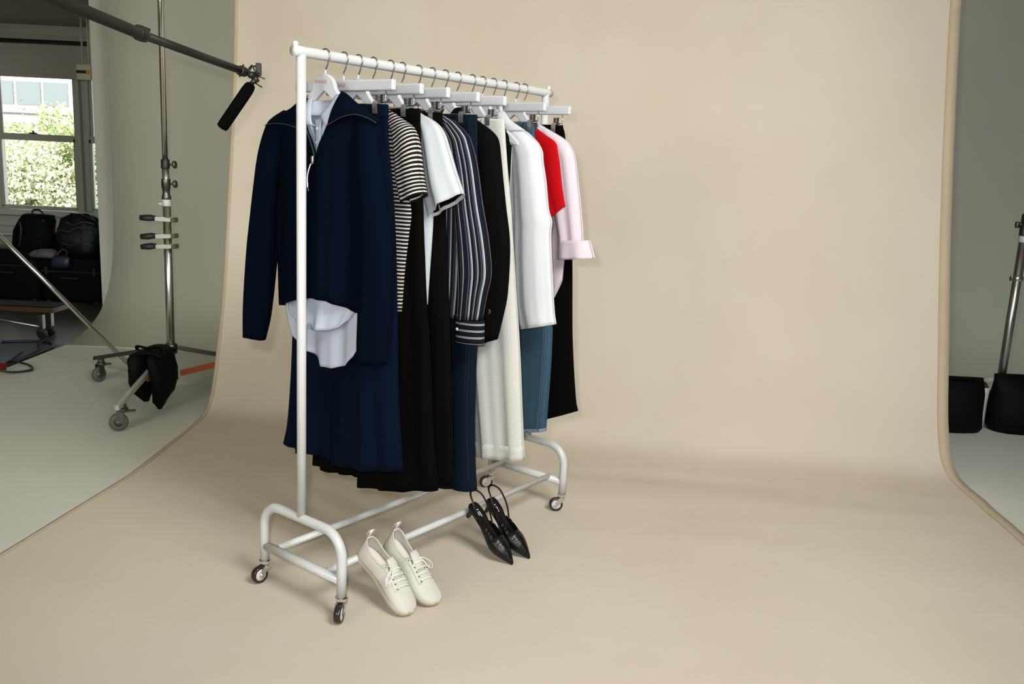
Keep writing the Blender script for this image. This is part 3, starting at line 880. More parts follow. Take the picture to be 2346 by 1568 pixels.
V, F, UV = sheet([(b[0], b[1], a[0], a[1], n + 0.002, -0.004, 0.020) for a, b, n in zip(out_R, inn_R, nF)], 40, 26, fold_fn(0.007, (1.4, 2.6), 80), (0.1, 1.0), hem=([0, 0.35, 0.65, 1], [0.054, 0.052, 0.034, 0.014]))
gmesh(r, 'front_panel', V, F, M['jacket'], UV, thick=0.004)
so = [(0.168, 1.493), (0.205, 1.474), (0.224, 1.433), (0.238, 1.362), (0.254, 1.283), (0.277, 1.136), (0.279, 0.963), (0.266, 0.853), (0.256, 0.788)]
si = [(0.135, 1.478), (0.145, 1.44), (0.152, 1.39), (0.162, 1.32), (0.172, 1.25), (0.174, 1.10), (0.163, 0.95), (0.158, 0.845), (0.157, 0.783)]
sb = [0.012, 0.026, 0.034, 0.038, 0.038, 0.036, 0.034, 0.030, 0.027]
V, F, UV = loft([(b[0], b[1], a[0], a[1], c, 0.016) for a, b, c in zip(so, si, sb)], 40, 32, 0.85, fold_fn(0.004, (1.5, 2.4), 81), (0.2, 1.0))
sv = gmesh(r, 'sleeve', V, F, M['jacket'], UV, thick=0.004)
gtube(r, 'cuff_seam', [(0.158 + 0.104 * q, 0.016 + 0.0285 * math.sin(math.pi * q), 0.835 + 0.012 * q) for q in np.linspace(0, 1, 12)], 0.0012, M['navy'], 5, parent=sv)
so = [(-0.160, 1.496), (-0.205, 1.474), (-0.227, 1.452), (-0.255, 1.385), (-0.279, 1.278), (-0.322, 1.084), (-0.347, 0.883), (-0.349, 0.787)]
si = [(-0.135, 1.478), (-0.145, 1.44), (-0.158, 1.39), (-0.178, 1.32), (-0.195, 1.24), (-0.208, 1.06), (-0.236, 0.875), (-0.264, 0.783)]
sb = [0.012, 0.024, 0.031, 0.036, 0.036, 0.032, 0.028, 0.024]
V, F, UV = loft([(a[0], a[1], b[0], b[1], c, 0.008) for a, b, c in zip(so, si, sb)], 40, 32, 0.85, fold_fn(0.004, (1.5, 2.4), 82), (0.2, 1.0))
gmesh(r, 'sleeve', V, F, M['jacket'], UV, thick=0.004)
# big open collar
top = [(0.080, 1.549), (0.105, 1.540), (0.140, 1.519), (0.175, 1.498), (0.205, 1.481), (0.226, 1.467)]
bot = [(0.058, 1.453), (0.090, 1.466), (0.124, 1.478), (0.168, 1.484), (0.205, 1.477), (0.230, 1.463)]
V, F, UV = sheet([(t_[0], t_[1], b_[0], b_[1], n1, n2, 0.008) for t_, b_, n1, n2 in zip(top, bot, [0.014, 0.016, 0.020, 0.020, 0.018, 0.012], [0.047, 0.048, 0.050, 0.050, 0.044, 0.030])], 24, 14)
cl = gmesh(r, 'collar', V, F, M['jacket'], UV, thick=0.005)
gtube(r, 'collar_seam', [(b_[0], n2 + 0.005, b_[1]) for b_, n2 in zip(crom(bot, 24), np.interp(np.linspace(0, 1, 24), np.linspace(0, 1, 6), [0.047, 0.048, 0.050, 0.050, 0.044, 0.030]))], 0.0013, M['navy_stitch'], 6, parent=cl)
top = [(-0.058, 1.532), (-0.080, 1.520), (-0.115, 1.505), (-0.150, 1.491), (-0.183, 1.473), (-0.218, 1.456)]
bot = [(-0.046, 1.443), (-0.071, 1.447), (-0.099, 1.453), (-0.140, 1.457), (-0.178, 1.456), (-0.216, 1.452)]
V, F, UV = sheet([(t_[0], t_[1], b_[0], b_[1], n1, n2, 0.006) for t_, b_, n1, n2 in zip(top, bot, [0.012, 0.014, 0.016, 0.014, 0.012, 0.006], [0.040, 0.042, 0.044, 0.044, 0.040, 0.030])], 24, 14)
cl = gmesh(r, 'collar', V, F, M['jacket'], UV, thick=0.005)
gtube(r, 'collar_seam', [(b_[0], n2 + 0.005, b_[1]) for b_, n2 in zip(crom(bot, 24), np.interp(np.linspace(0, 1, 24), np.linspace(0, 1, 6), [0.040, 0.042, 0.044, 0.044, 0.040, 0.030]))], 0.0013, M['navy_stitch'], 6, parent=cl)
gtube(r, 'zip_edge', [(-0.046, 0.038, 1.462), (-0.034, 0.040, 1.440), (-0.012, 0.044, 1.404), (0.010, 0.050, 1.364)], 0.0022, M['navy_stitch'], 6)
gtube(r, 'zip_edge', [(0.048, 0.040, 1.452), (0.034, 0.043, 1.420), (0.022, 0.047, 1.388), (0.013, 0.050, 1.364)], 0.0022, M['jacket'], 6)
t = MB().box((0.0065, 0.052, 1.345), (0.0165, 0.063, 1.368), 0.002); zp = gmesh(r, 'zip_slider', t.V, t.F, M['chrome'], thick=0)
cps = crom([(0.012, 0.066, 1.346), (0.007, 0.070, 1.326), (0.004, 0.072, 1.304), (0.005, 0.072, 1.285), (0.008, 0.072, 1.268)], 40)
gtube(r, 'zip_chain', [tuple(p) for p in cps[:34]], [0.0024 + 0.0012 * (i % 2) for i in range(34)], M['chrome'], 8, parent=zp)
gtube(r, 'zip_chain', [tuple(p) for p in cps[33:]], 0.0014, M['dark_steel'], 6, parent=zp)

r = hang_root(1, 'pale_blue_shirt', 'pale blue shirt layered inside the navy jacket, its tail showing below', 'shirt', 'clothes hanging on the rack', 0.735)
V, F, UV = sheet([(-0.10, 1.520, 0.10, 1.520, -0.006, -0.006, -0.006), (-0.165, 1.470, 0.165, 1.470, -0.006, -0.006, -0.006), (-0.165, 1.3, 0.16, 1.3, -0.004, -0.004, -0.006), (-0.165, 1.0, 0.155, 1.0, -0.002, -0.002, -0.004), (-0.160, 0.88, 0.163, 0.90, 0.006, 0.012, -0.004), (-0.135, 0.80, 0.160, 0.815, 0.008, 0.016, 0.0)], 44, 40, fold_fn(0.005, (3.0, 4.6), 90), (0.0, 1.0),
                 hem=([0, 0.2, 0.42, 0.44, 0.62, 0.8, 0.92, 1.0], [0.02, -0.020, -0.040, -0.066, -0.066, -0.052, -0.020, 0.02]))
gmesh(r, 'back_panel', V, F, M['pale_blue'], UV, thick=0.0012)
V, F, UV = sheet([(-0.150, 1.46, -0.052, 1.478, 0.0, 0.016, 0.003), (-0.15, 1.40, -0.012, 1.40, 0.0, 0.022, 0.002), (-0.145, 1.2, 0.0, 1.2, 0.0, 0.032, 0.002), (-0.14, 1.0, 0.0, 1.0, 0.002, 0.036, 0.002), (-0.145, 0.905, -0.02, 0.905, 0.010, 0.036, 0.003), (-0.130, 0.868, -0.020, 0.868, 0.018, 0.036, 0.003)], 30, 16, fold_fn(0.003, (2.0, 3.6), 91), (0, 1.0), hem=([0, 0.5, 1], [0.02, -0.004, -0.012]))
gmesh(r, 'front_panel', V, F, M['pale_blue'], UV, thick=0.0012)
V, F, UV = sheet([(0.020, 1.470, 0.170, 1.46, 0.020, 0.0, 0.006), (-0.010, 1.395, 0.18, 1.40, 0.025, 0.004, 0.006), (0.0, 1.2, 0.17, 1.2, 0.034, 0.008, 0.004), (-0.01, 1.0, 0.155, 1.0, 0.040, 0.010, 0.004), (-0.030, 0.93, 0.150, 0.935, 0.043, 0.014, 0.005), (-0.032, 0.865, 0.120, 0.880, 0.046, 0.018, 0.008)], 30, 26, fold_fn(0.004, (2.0, 3.4), 92), (0, 1.0), hem=([0, 0.12, 0.14, 0.5, 0.8, 1], [0.004, 0.004, -0.010, -0.012, -0.002, 0.022]))
gmesh(r, 'front_panel', V, F, M['pale_blue'], UV, thick=0.0012)
# collar leaves and the placket
V, F, UV = sheet([(-0.070, 1.530, -0.042, 1.536, 0.006, 0.008, 0.002), (-0.060, 1.500, -0.034, 1.498, 0.022, 0.022, 0.004), (-0.052, 1.472, -0.020, 1.462, 0.030, 0.032, 0.004), (-0.042, 1.455, -0.001, 1.452, 0.034, 0.036, 0.002)], 14, 8)
gmesh(r, 'collar', V, F, M['pale_blue'], UV, thick=0.0022)
V, F, UV = sheet([(0.050, 1.540, 0.084, 1.545, 0.008, 0.012, 0.002), (0.032, 1.508, 0.074, 1.514, 0.020, 0.024, 0.004), (0.012, 1.484, 0.058, 1.482, 0.028, 0.032, 0.004), (0.038, 1.456, 0.046, 1.454, 0.036, 0.036, 0.001)], 14, 8)
gmesh(r, 'collar', V, F, M['pale_blue'], UV, thick=0.0022)
V, F, UV = sheet([(-0.020, 1.470, 0.008, 1.474, 0.022, 0.022, 0.001), (-0.012, 1.42, 0.012, 1.42, 0.0265, 0.0275, 0.001), (-0.003, 1.366, 0.016, 1.37, 0.033, 0.033, 0.001), (0.0, 1.20, 0.018, 1.20, 0.036, 0.036, 0.001)], 16, 5)
pk = gmesh(r, 'placket', V, F, M['pale_blue'], UV, thick=0.0018)
V, F, UV = sheet([(-0.052, 1.524, 0.052, 1.530, 0.006, 0.006, -0.016), (-0.054, 1.482, 0.034, 1.486, 0.016, 0.016, -0.016)], 6, 14)
gmesh(r, 'collar_stand', V, F, M['pale_blue'], UV, thick=0.0018)
for zz in (1.445, 1.405):
    t = MB().lathe([(0.0045, 0.0), (0.0045, 0.0016), (0.003, 0.0022)], L3(r, -0.004, 0.0285, zz), (0, -1, 0), 12)
    link_mesh('button', t.V, t.F, M['pearl'], r, True)

# ---- generic tops
def top_garment(k, name, label, cat, m, so, si, sb, body, hem_z, b_body=0.020, n0=0.0, sleeve_m=None, fold=0.004, thick=0.0018, seed=1, hem=None, zb=None, body_folds=(2.4, 4.1), left=True, inner_m=None, v_front=None, neck=0.075):
    r = hang_root(k, name, label, cat, 'clothes hanging on the rack', zb if zb else hem_z)
    st = [(-u, z, u, z, b, n0) for (u, z), b in zip(body, np.interp(np.linspace(0, 1, len(body)), [0, 0.15, 0.5, 1], [0.006, b_body * 0.8, b_body, b_body]))]
    if v_front is None:
        V, F, UV = loft(st, 44, 56, 0.8, fold_fn(fold, body_folds, seed), (0.1, 1.0), hem=hem)
        gmesh(r, 'body', V, F, m, UV, thick=thick)
    else:
        # separate back and open fronts: v_front = [(inner u, z)...] for the right side
        V, F, UV = sheet([(x[0], x[1], x[2], x[3], n0, n0, -x[4] * 0.7) for x in st], 36, 40, fold_fn(fold, body_folds, seed), (0.1, 1.0))
        gmesh(r, 'back_panel', V, F, m, UV, thick=thick)
        for s in (1, -1):
            rows = []
            for x in st:
                inner = float(np.interp(x[3], [p[1] for p in reversed(v_front)], [p[0] for p in reversed(v_front)]))
                inner = min(inner, x[2] - 0.012)
                nn = n0 + x[4] * 0.9
                rows.append((inner, x[3], x[2], x[3], nn, n0, 0.004) if s == 1 else (-x[2], x[3], -inner, x[3], n0, nn, 0.004))
            V, F, UV = sheet(rows, 40, 22, fold_fn(fold, (1.5, 2.6), seed + s), (0.1, 1.0), hem=hem)
            gmesh(r, 'front_panel', V, F, m, UV, thick=thick)
    st = [(b[0], b[1], a[0], a[1], c, n0 + 0.002) for a, b, c in zip(so, si, sb)]
    for s in ((1, -1) if left else (1,)):
        V, F, UV = loft(st if s == 1 else mirror(st), 36, 30, 0.85, fold_fn(fold * 0.9, (1.4, 2.5), seed + 5 + s), (0.2, 1.0))
        sl = gmesh(r, 'sleeve', V, F, sleeve_m or m, UV, thick=thick)
        if inner_m:
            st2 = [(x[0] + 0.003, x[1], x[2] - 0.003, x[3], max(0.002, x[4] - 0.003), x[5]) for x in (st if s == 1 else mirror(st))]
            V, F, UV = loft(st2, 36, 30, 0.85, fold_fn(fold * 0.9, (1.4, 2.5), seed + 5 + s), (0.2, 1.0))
            n_in = 31 * 35   # the dark inner layer stops a little short of the hem
            gmesh(r, 'sleeve_inner_layer', V[:n_in], [f for f in F if max(f) < n_in], inner_m, UV[:n_in], parent=sl, thick=0.0)
    return r

def neckband(r, m, w=0.075, z=1.522, n0=0.0, drop=0.05, rad=0.006):
    pts = []
    for i in range(25):
        a = math.pi * 2 * i / 24
        zz = z - (drop if math.sin(a) > 0 else 0.008) * abs(math.sin(a))
        pts.append((w * math.cos(a), n0 + 0.014 * math.sin(a), zz))
    gtube(r, 'neckband', pts, rad, m, 8, flat=0.5)

r = top_garment(3, 'striped_tee', 'black tee with thin white horizontal stripes and short sleeves', 'T-shirt', M['tee_stripe'],
    [(0.150, 1.502), (0.207, 1.474), (0.229, 1.459), (0.248, 1.420), (0.264, 1.336), (0.280, 1.276)],
    [(0.120, 1.485), (0.150, 1.450), (0.162, 1.420), (0.172, 1.375), (0.184, 1.310), (0.205, 1.243)],
    [0.008, 0.020, 0.027, 0.031, 0.032, 0.031],
    [(0.080, 1.522), (0.150, 1.502), (0.178, 1.475), (0.186, 1.42), (0.200, 1.32), (0.228, 1.225), (0.221, 1.155), (0.207, 1.042), (0.199, 0.924)], 0.922, 0.022, seed=21)
neckband(r, M['tee_stripe'])

r = top_garment(5, 'white_tee', 'white tee with wide short sleeves and dark inside', 'T-shirt', M['white_cotton'],
    [(0.135, 1.508), (0.192, 1.485), (0.225, 1.456), (0.250, 1.404), (0.279, 1.340), (0.311, 1.279)],
    [(0.110, 1.490), (0.125, 1.455), (0.135, 1.420), (0.146, 1.368), (0.163, 1.275), (0.187, 1.203)],
    [0.008, 0.020, 0.028, 0.032, 0.034, 0.034],
    [(0.080, 1.522), (0.140, 1.506), (0.170, 1.47), (0.180, 1.40), (0.190, 1.27), (0.193, 1.192), (0.189, 1.10), (0.182, 0.98), (0.180, 0.93)], 0.93, 0.022, fold=0.011, seed=22, inner_m=M['black'], thick=0.003)
neckband(r, M['white_cotton'])

r = top_garment(7, 'striped_shirt', 'navy shirt with pale vertical stripes and buttoned long cuff', 'shirt', M['shirt_stripe'],
    [(0.120, 1.508), (0.160, 1.496), (0.214, 1.456), (0.234, 1.424), (0.257, 1.361), (0.284, 1.243), (0.312, 1.144), (0.330, 1.038), (0.316, 0.965), (0.302, 0.885)],
    [(0.100, 1.490), (0.120, 1.455), (0.140, 1.420), (0.155, 1.37), (0.170, 1.31), (0.184, 1.21), (0.196, 1.111), (0.203, 1.03), (0.208, 0.95), (0.205, 0.875)],
    [0.008, 0.016, 0.024, 0.028, 0.031, 0.032, 0.032, 0.032, 0.030, 0.026],
    [(0.080, 1.522), (0.140, 1.503), (0.180, 1.47), (0.192, 1.40), (0.200, 1.27), (0.205, 1.10), (0.205, 0.95), (0.200, 0.86)], 0.80, 0.024, fold=0.008, seed=23, hem=([0, 0.25, 0.5, 0.75, 1], [0.04, -0.04, -0.05, -0.03, 0.03]))
V, F, UV = loft([(0.201, 0.878, 0.308, 0.882, 0.025, 0.002), (0.203, 0.84, 0.309, 0.845, 0.0255, 0.002), (0.206, 0.802, 0.310, 0.807, 0.026, 0.002)], 8, 30, 0.85)
cf = gmesh(r, 'cuff', V, F, M['cuff_stripe'], UV, thick=0.003)
t = MB().lathe([(0.0055, 0), (0.0055, 0.002), (0.003, 0.003)], L3(r, 0.222, 0.024, 0.846), (0, -1, 0), 12); link_mesh('button', t.V, t.F, M['pearl'], cf, True)
V, F, UV = loft(mirror([(0.201, 0.878, 0.308, 0.882, 0.025, 0.002), (0.206, 0.802, 0.310, 0.807, 0.026, 0.002)]), 6, 30, 0.85)
gmesh(r, 'cuff', V, F, M['cuff_stripe'], UV, thick=0.003)
for s in (1, -1):   # collar wings standing up beside the hanger neck
    V, F, UV = sheet([(s * 0.060, 1.530, s * 0.120, 1.534, 0.006, 0.004, 0.006), (s * 0.045, 1.50, s * 0.118, 1.512, 0.020, 0.016, 0.006), (s * 0.030, 1.465, s * 0.085, 1.470, 0.028, 0.028, 0.002)], 12, 10)
    gmesh(r, 'collar', V, F, M['shirt_stripe'], UV, thick=0.002)
t = MB().box((0.02, 0.004, 1.500), (0.075, 0.006, 1.522)); gmesh(r, 'neck_label', t.V, t.F, M['red_label'], thick=0)

r = top_garment(9, 'black_blazer', 'black single-breasted blazer with a button on its cuff', 'blazer', M['black_warm'],
    [(0.140, 1.510), (0.180, 1.489), (0.216, 1.467), (0.235, 1.440), (0.247, 1.374), (0.272, 1.241), (0.297, 1.119), (0.298, 0.968), (0.286, 0.891), (0.263, 0.800)],
    [(0.110, 1.490), (0.120, 1.460), (0.135, 1.43), (0.145, 1.40), (0.155, 1.34), (0.170, 1.22), (0.182, 1.09), (0.188, 0.95), (0.194, 0.87), (0.203, 0.776)],
    [0.008, 0.018, 0.026, 0.030, 0.033, 0.034, 0.033, 0.031, 0.029, 0.026],
    [(0.080, 1.524), (0.150, 1.504), (0.185, 1.47), (0.195, 1.40), (0.195, 1.27), (0.185, 1.12), (0.195, 0.95), (0.205, 0.80)], 0.78, 0.024, fold=0.003, seed=24, thick=0.003)
t = MB().lathe([(0.008, 0), (0.0085, 0.0015), (0.0085, 0.003), (0.006, 0.004), (0.004, 0.003)], L3(r, 0.252, 0.0305, 0.895), (0, -1, 0), 16); link_mesh('cuff_button', t.V, t.F, M['button'], r, True)
for s in (1, -1):
    V, F, UV = sheet([(s * 0.050, 1.545, s * 0.085, 1.548, 0.004, 0.002, 0.004), (s * 0.040, 1.51, s * 0.120, 1.512, 0.020, 0.014, 0.006), (s * 0.030, 1.42, s * 0.105, 1.43, 0.026, 0.025, 0.004), (s * 0.012, 1.25, s * 0.020, 1.25, 0.027, 0.027, 0.001)], 16, 10)
    gmesh(r, 'lapel', V, F, M['black_warm'], UV, thick=0.003)
t = MB().box((-0.035, 0.004, 1.488), (0.040, 0.006, 1.508)); gmesh(r, 'neck_label', t.V, t.F, M['red_label'], thick=0)

r = top_garment(11, 'black_pullover', 'black top squeezed between the ecru jeans and the white shirt', 'top', M['black'],
    [(0.110, 1.510), (0.150, 1.492), (0.178, 1.462), (0.180, 1.40), (0.178, 1.30), (0.170, 1.20)],
    [(0.090, 1.492), (0.105, 1.460), (0.115, 1.42), (0.118, 1.36), (0.120, 1.29), (0.120, 1.20)],
    [0.006, 0.014, 0.018, 0.02, 0.02, 0.018],
    [(0.070, 1.522), (0.110, 1.506), (0.140, 1.47), (0.148, 1.40), (0.146, 1.25), (0.142, 1.10), (0.140, 0.95)], 0.95, 0.016, seed=25)
neckband(r, M['black'], 0.07)

r = top_garment(12, 'white_shirt', 'white open-front shirt with a long straight sleeve over the blue jeans', 'shirt', M['white_linen'],
    [(0.100, 1.528), (0.160, 1.500), (0.235, 1.460), (0.269, 1.425), (0.276, 1.385), (0.292, 1.322), (0.309, 1.230), (0.326, 1.190), (0.324, 1.140), (0.340, 1.008), (0.356, 0.890), (0.367, 0.844)],
    [(0.085, 1.505), (0.110, 1.465), (0.140, 1.42), (0.152, 1.38), (0.160, 1.34), (0.168, 1.28), (0.175, 1.20), (0.178, 1.16), (0.180, 1.11), (0.188, 0.99), (0.199, 0.890), (0.227, 0.806)],
    [0.007, 0.016, 0.026, 0.030, 0.032, 0.033, 0.033, 0.033, 0.033, 0.032, 0.031, 0.030],
    [(0.080, 1.535), (0.140, 1.508), (0.195, 1.475), (0.225, 1.43), (0.222, 1.30), (0.215, 1.10), (0.210, 0.95), (0.205, 0.88)], 0.80, 0.024, fold=0.007, seed=26, v_front=[(0.085, 1.55), (0.105, 1.50), (0.145, 1.46), (0.150, 1.42), (0.118, 1.36), (0.110, 1.30), (0.130, 1.25), (0.04, 1.10), (0.01, 0.80)])
V, F, UV = sheet([(0.060, 1.545, 0.100, 1.552, 0.000, -0.004, 0.004), (0.090, 1.520, 0.140, 1.520, 0.016, 0.008, 0.006), (0.130, 1.480, 0.200, 1.488, 0.022, 0.012, 0.004)], 12, 8)
gmesh(r, 'collar', V, F, M['white_linen'], UV, thick=0.0025)
V, F, UV = sheet([(-0.100, 1.552, -0.060, 1.545, -0.004, 0.0, 0.004), (-0.140, 1.520, -0.090, 1.520, 0.008, 0.016, 0.006), (-0.200, 1.488, -0.130, 1.480, 0.012, 0.022, 0.004)], 12, 8)
gmesh(r, 'collar', V, F, M['white_linen'], UV, thick=0.0025)

# pink shirt and red knit share the fifteenth hanger
r = top_garment(15, 'pink_shirt', 'pale pink shirt with rolled-up cuff under the red knit', 'shirt', M['pink'],
    [(0.110, 1.520), (0.165, 1.497), (0.223, 1.470), (0.251, 1.446), (0.272, 1.406), (0.299, 1.280), (0.322, 1.151), (0.330, 1.085)],
    [(0.095, 1.500), (0.115, 1.460), (0.140, 1.42), (0.155, 1.38), (0.170, 1.33), (0.195, 1.22), (0.222, 1.13), (0.232, 1.065)],
    [0.006, 0.014, 0.020, 0.024, 0.026, 0.028, 0.029, 0.028],
    [(0.080, 1.532), (0.130, 1.512), (0.180, 1.482), (0.205, 1.44), (0.215, 1.30), (0.235, 1.15), (0.250, 1.05), (0.248, 0.95)], 0.86, 0.018, n0=-0.006, fold=0.005, seed=27, hem=([0, 0.25, 0.5, 0.78, 0.92, 1], [0.03, -0.06, -0.09, -0.10, -0.06, 0.02]))
V, F, UV = loft([(0.227, 1.112, 0.352, 1.122, 0.033, -0.004), (0.229, 1.078, 0.366, 1.09, 0.036, -0.004), (0.231, 1.042, 0.377, 1.060, 0.038, -0.004)], 8, 32, 0.85, fold_fn(0.003, (1.3, 2.2), 5))
gmesh(r, 'rolled_cuff', V, F, M['pink'], UV, thick=0.004)
V, F, UV = loft(mirror([(0.227, 1.112, 0.352, 1.122, 0.033, -0.004), (0.231, 1.042, 0.377, 1.060, 0.038, -0.004)]), 6, 32, 0.85)
gmesh(r, 'rolled_cuff', V, F, M['pink'], UV, thick=0.004)
r = top_garment(15, 'red_knit_top', 'bright red short-sleeved knit top layered over the pink shirt', 'top', M['red'],
    [(0.095, 1.512), (0.150, 1.482), (0.202, 1.456), (0.218, 1.417), (0.231, 1.36), (0.245, 1.295), (0.262, 1.236)],
    [(0.080, 1.495), (0.095, 1.455), (0.110, 1.42), (0.125, 1.38), (0.140, 1.32), (0.160, 1.25), (0.194, 1.175)],
    [0.010, 0.020, 0.028, 0.032, 0.033, 0.033, 0.032],
    [(0.075, 1.518), (0.110, 1.502), (0.150, 1.475), (0.165, 1.42), (0.172, 1.30), (0.170, 1.15), (0.168, 1.00)], 1.0, 0.026, n0=0.004, fold=0.004, seed=28, thick=0.003)
neckband(r, M['red'], 0.075, 1.518, 0.004)
# ------------------------------------------------------------------ shoes leaning with their heels on the front rail
def shoe_root(name, label, cat, group, toe, heel, length):
    toe = np.asarray(toe, float); heel = np.asarray(heel, float)
    X = toe - heel; X /= np.linalg.norm(X)
    Y = np.cross([0, 0, 1.0], X); Y /= np.linalg.norm(Y)
    Z = np.cross(X, Y)
    r = thing(name, label, cat, group=group)
    r.matrix_world = Matrix(((X[0], Y[0], Z[0], 0), (X[1], Y[1], Z[1], 0), (X[2], Y[2], Z[2], 0), (0, 0, 0, 1)))
    r.location = tuple(toe - X * length)
    return r

def sneaker(label, toe, heel, side):
    LN = 0.262
    r = shoe_root('canvas_sneaker', label, 'sneaker', 'pair of cream sneakers', toe, heel, LN - 0.012)
    xs = np.array([0.0, 0.006, 0.02, 0.045, 0.09, 0.13, 0.165, 0.195, 0.22, 0.24, 0.254, 0.261, 0.263])
    ws = np.array([0.006, 0.018, 0.028, 0.033, 0.032, 0.0355, 0.041, 0.0435, 0.042, 0.036, 0.025, 0.013, 0.003])
    def w(x): return float(np.interp(x, xs, ws))
    def cy(x): return side * 0.007 * math.sin(min(1, x / LN) * math.pi * 1.15 - 0.3)
    fine = np.linspace(0, 0.263, 45)
    outl = [(x, cy(x) + w(x)) for x in fine] + [(x, cy(x) - w(x)) for x in reversed(fine)]
    def spring(x): return 0.010 * max(0, (x - 0.20) / 0.063) ** 2
    mb = MB(); rows = []
    for z, k in ((0.0, 0.90), (0.004, 1.0), (0.016, 1.045), (0.021, 1.03), (0.023, 0.95)):
        rows.append([(0.131 + (x - 0.131) * (1 + (k - 1) * 0.35), cy(x) + (y - cy(x)) * k, z * (1.0 if x < 0.2 else 1.05) + spring(x)) for x, y in outl])
    mb.rings(rows)
    link_mesh('sole', mb.V, mb.F, M['shoe_sole'], r, True)
    ins = MB(); rows = []
    xi = np.linspace(0.008, 0.15, 16)
    rows = [[(x, cy(x) + (w(x) - 0.004) * q, 0.030 + 0.003 * q * q) for q in np.linspace(-1, 1, 7)] for x in xi]
    ins.rings(rows, closed=False)
    link_mesh('insole', ins.V, ins.F, M['insole'], r, True, thick=0.002)
    # upper
    XO = 0.118
    def top(x): return float(np.interp(x, [0.0, 0.02, 0.05, 0.085, XO, 0.13, 0.165, 0.20, 0.225, 0.245, 0.258, 0.263], [0.083, 0.074, 0.062, 0.061, 0.070, 0.078, 0.066, 0.054, 0.046, 0.037, 0.026, 0.020]))
    nt_ = 25; V = []; F = []
    gx = np.unique(np.concatenate([np.linspace(0.001, XO, 22), np.linspace(XO + 0.0005, 0.2615, 26)]))
    for x in gx:
        for j in range(nt_):
            t = -1 + 2 * j / (nt_ - 1)
            W = w(x) * 0.985 + 0.001
            if x > XO:
                ph = t * math.pi / 2
                y = W * math.copysign(abs(math.sin(ph)) ** 0.92, t); z = 0.018 + spring(x) + (top(x) - 0.018) * max(0, math.cos(ph)) ** 0.72
            else:
                q = max(0.0, (abs(t) - 0.35) / 0.65)
                zt = top(x)
                y = math.copysign(W * (0.80 + 0.22 * math.sin(q * math.pi * 0.62)), t if t != 0 else 1); z = zt - (zt - 0.018) * q
                if abs(t) < 0.35: y = y * (abs(t) / 0.35)
            V.append((x, cy(x) + y, z))
    n = len(gx)
    for i in range(n - 1):
        for j in range(nt_ - 1):
            tm = abs(-1 + 2 * (j + 0.5) / (nt_ - 1))
            if gx[i] < XO - 0.0002 and tm < 0.35 and gx[i] > 0.0005 and i > 0: continue
            if gx[i + 1] > XO and gx[i] <= XO and tm < 0.45: continue
            F.append((i * nt_ + j, i * nt_ + j + 1, (i + 1) * nt_ + j + 1, (i + 1) * nt_ + j))
    up = link_mesh('upper', V, F, M['canvas_shoe'], r, True, thick=0.0022)
    # rim of the opening
    rim = [(x, cy(x) + (w(x) * 0.985 + 0.001) * 0.80, top(x)) for x in np.linspace(XO, 0.004, 14)] + [(x, cy(x) - (w(x) * 0.985 + 0.001) * 0.80, top(x)) for x in np.linspace(0.004, XO, 14)]
    t = MB().tube(rim, 0.0022, 8); link_mesh('collar_rim', t.V, t.F, M['shoe_sole'], up, True)
    # tongue
    T = MB(); rows = []
    for x, z, hw in ((0.098, 0.094, 0.017), (0.115, 0.088, 0.019), (0.135, 0.080, 0.018), (0.16, 0.070, 0.016)):
        rows.append([(x, cy(x) + q * hw, z - 0.006 * q * q) for q in np.linspace(-1, 1, 6)])
    T.rings(rows, closed=False); link_mesh('tongue', T.V, T.F, M['canvas_shoe'], r, True, thick=0.003)
    def dome(x, t, off=0.0):
        ph = t * math.pi / 2; W = w(x) * 0.985 + 0.001 + off
        return np.array([x, cy(x) + W * math.copysign(abs(math.sin(ph)) ** 0.92, t), 0.018 + spring(x) + off + (top(x) - 0.018) * max(0, math.cos(ph)) ** 0.72])
    for s in (-1, 1):   # eyelet facings, slightly proud of the upper
        rows = []
        for x in np.linspace(0.104, 0.192, 12):
            xx = max(x, XO + 0.001)
            a = [dome(xx, s * q, 0.0022) for q in np.linspace(0.26, 0.50, 5)]
            if x < XO: a = [p + np.array([x - xx, 0, 0.10 * (XO - x)]) for p in a]
            rows.append(a)
        e = MB(); e.rings(rows, closed=False); fc = link_mesh('eyelet_facing', e.V, e.F, M['canvas_shoe'], up, True, thick=0.0016)
        for x in np.linspace(0.112, 0.187, 6):
            xx = max(x, XO + 0.001); p = dome(xx, s * 0.335, 0.0035) + np.array([x - xx, 0, 0.10 * max(0, XO - x)])
            d = dome(xx, s * 0.335, 0.01) - dome(xx, s * 0.335, 0.0)
            t = MB().lathe([(0.0022, -0.001), (0.0026, 0.0004), (0.0015, 0.0008)], p, d, 10); link_mesh('eyelet', t.V, t.F, M['eyelet'], fc, True)
    for x in np.linspace(0.112, 0.184, 5):
        xx = max(x, XO + 0.001); lift = np.array([x - xx, 0, 0.10 * max(0, XO - x)])
        pts = [dome(xx, q, 0.0055 - 0.002 * abs(q) / 0.34) + lift + np.array([0.012 * (q + 0.34) / 0.68 * 0.6, 0, 0]) for q in np.linspace(-0.33, 0.33, 9)]
        t = MB().tube(pts, 0.0023, 6, flat=0.5); link_mesh('lace', t.V, t.F, M['lace'], r, True)
    sgn = -side
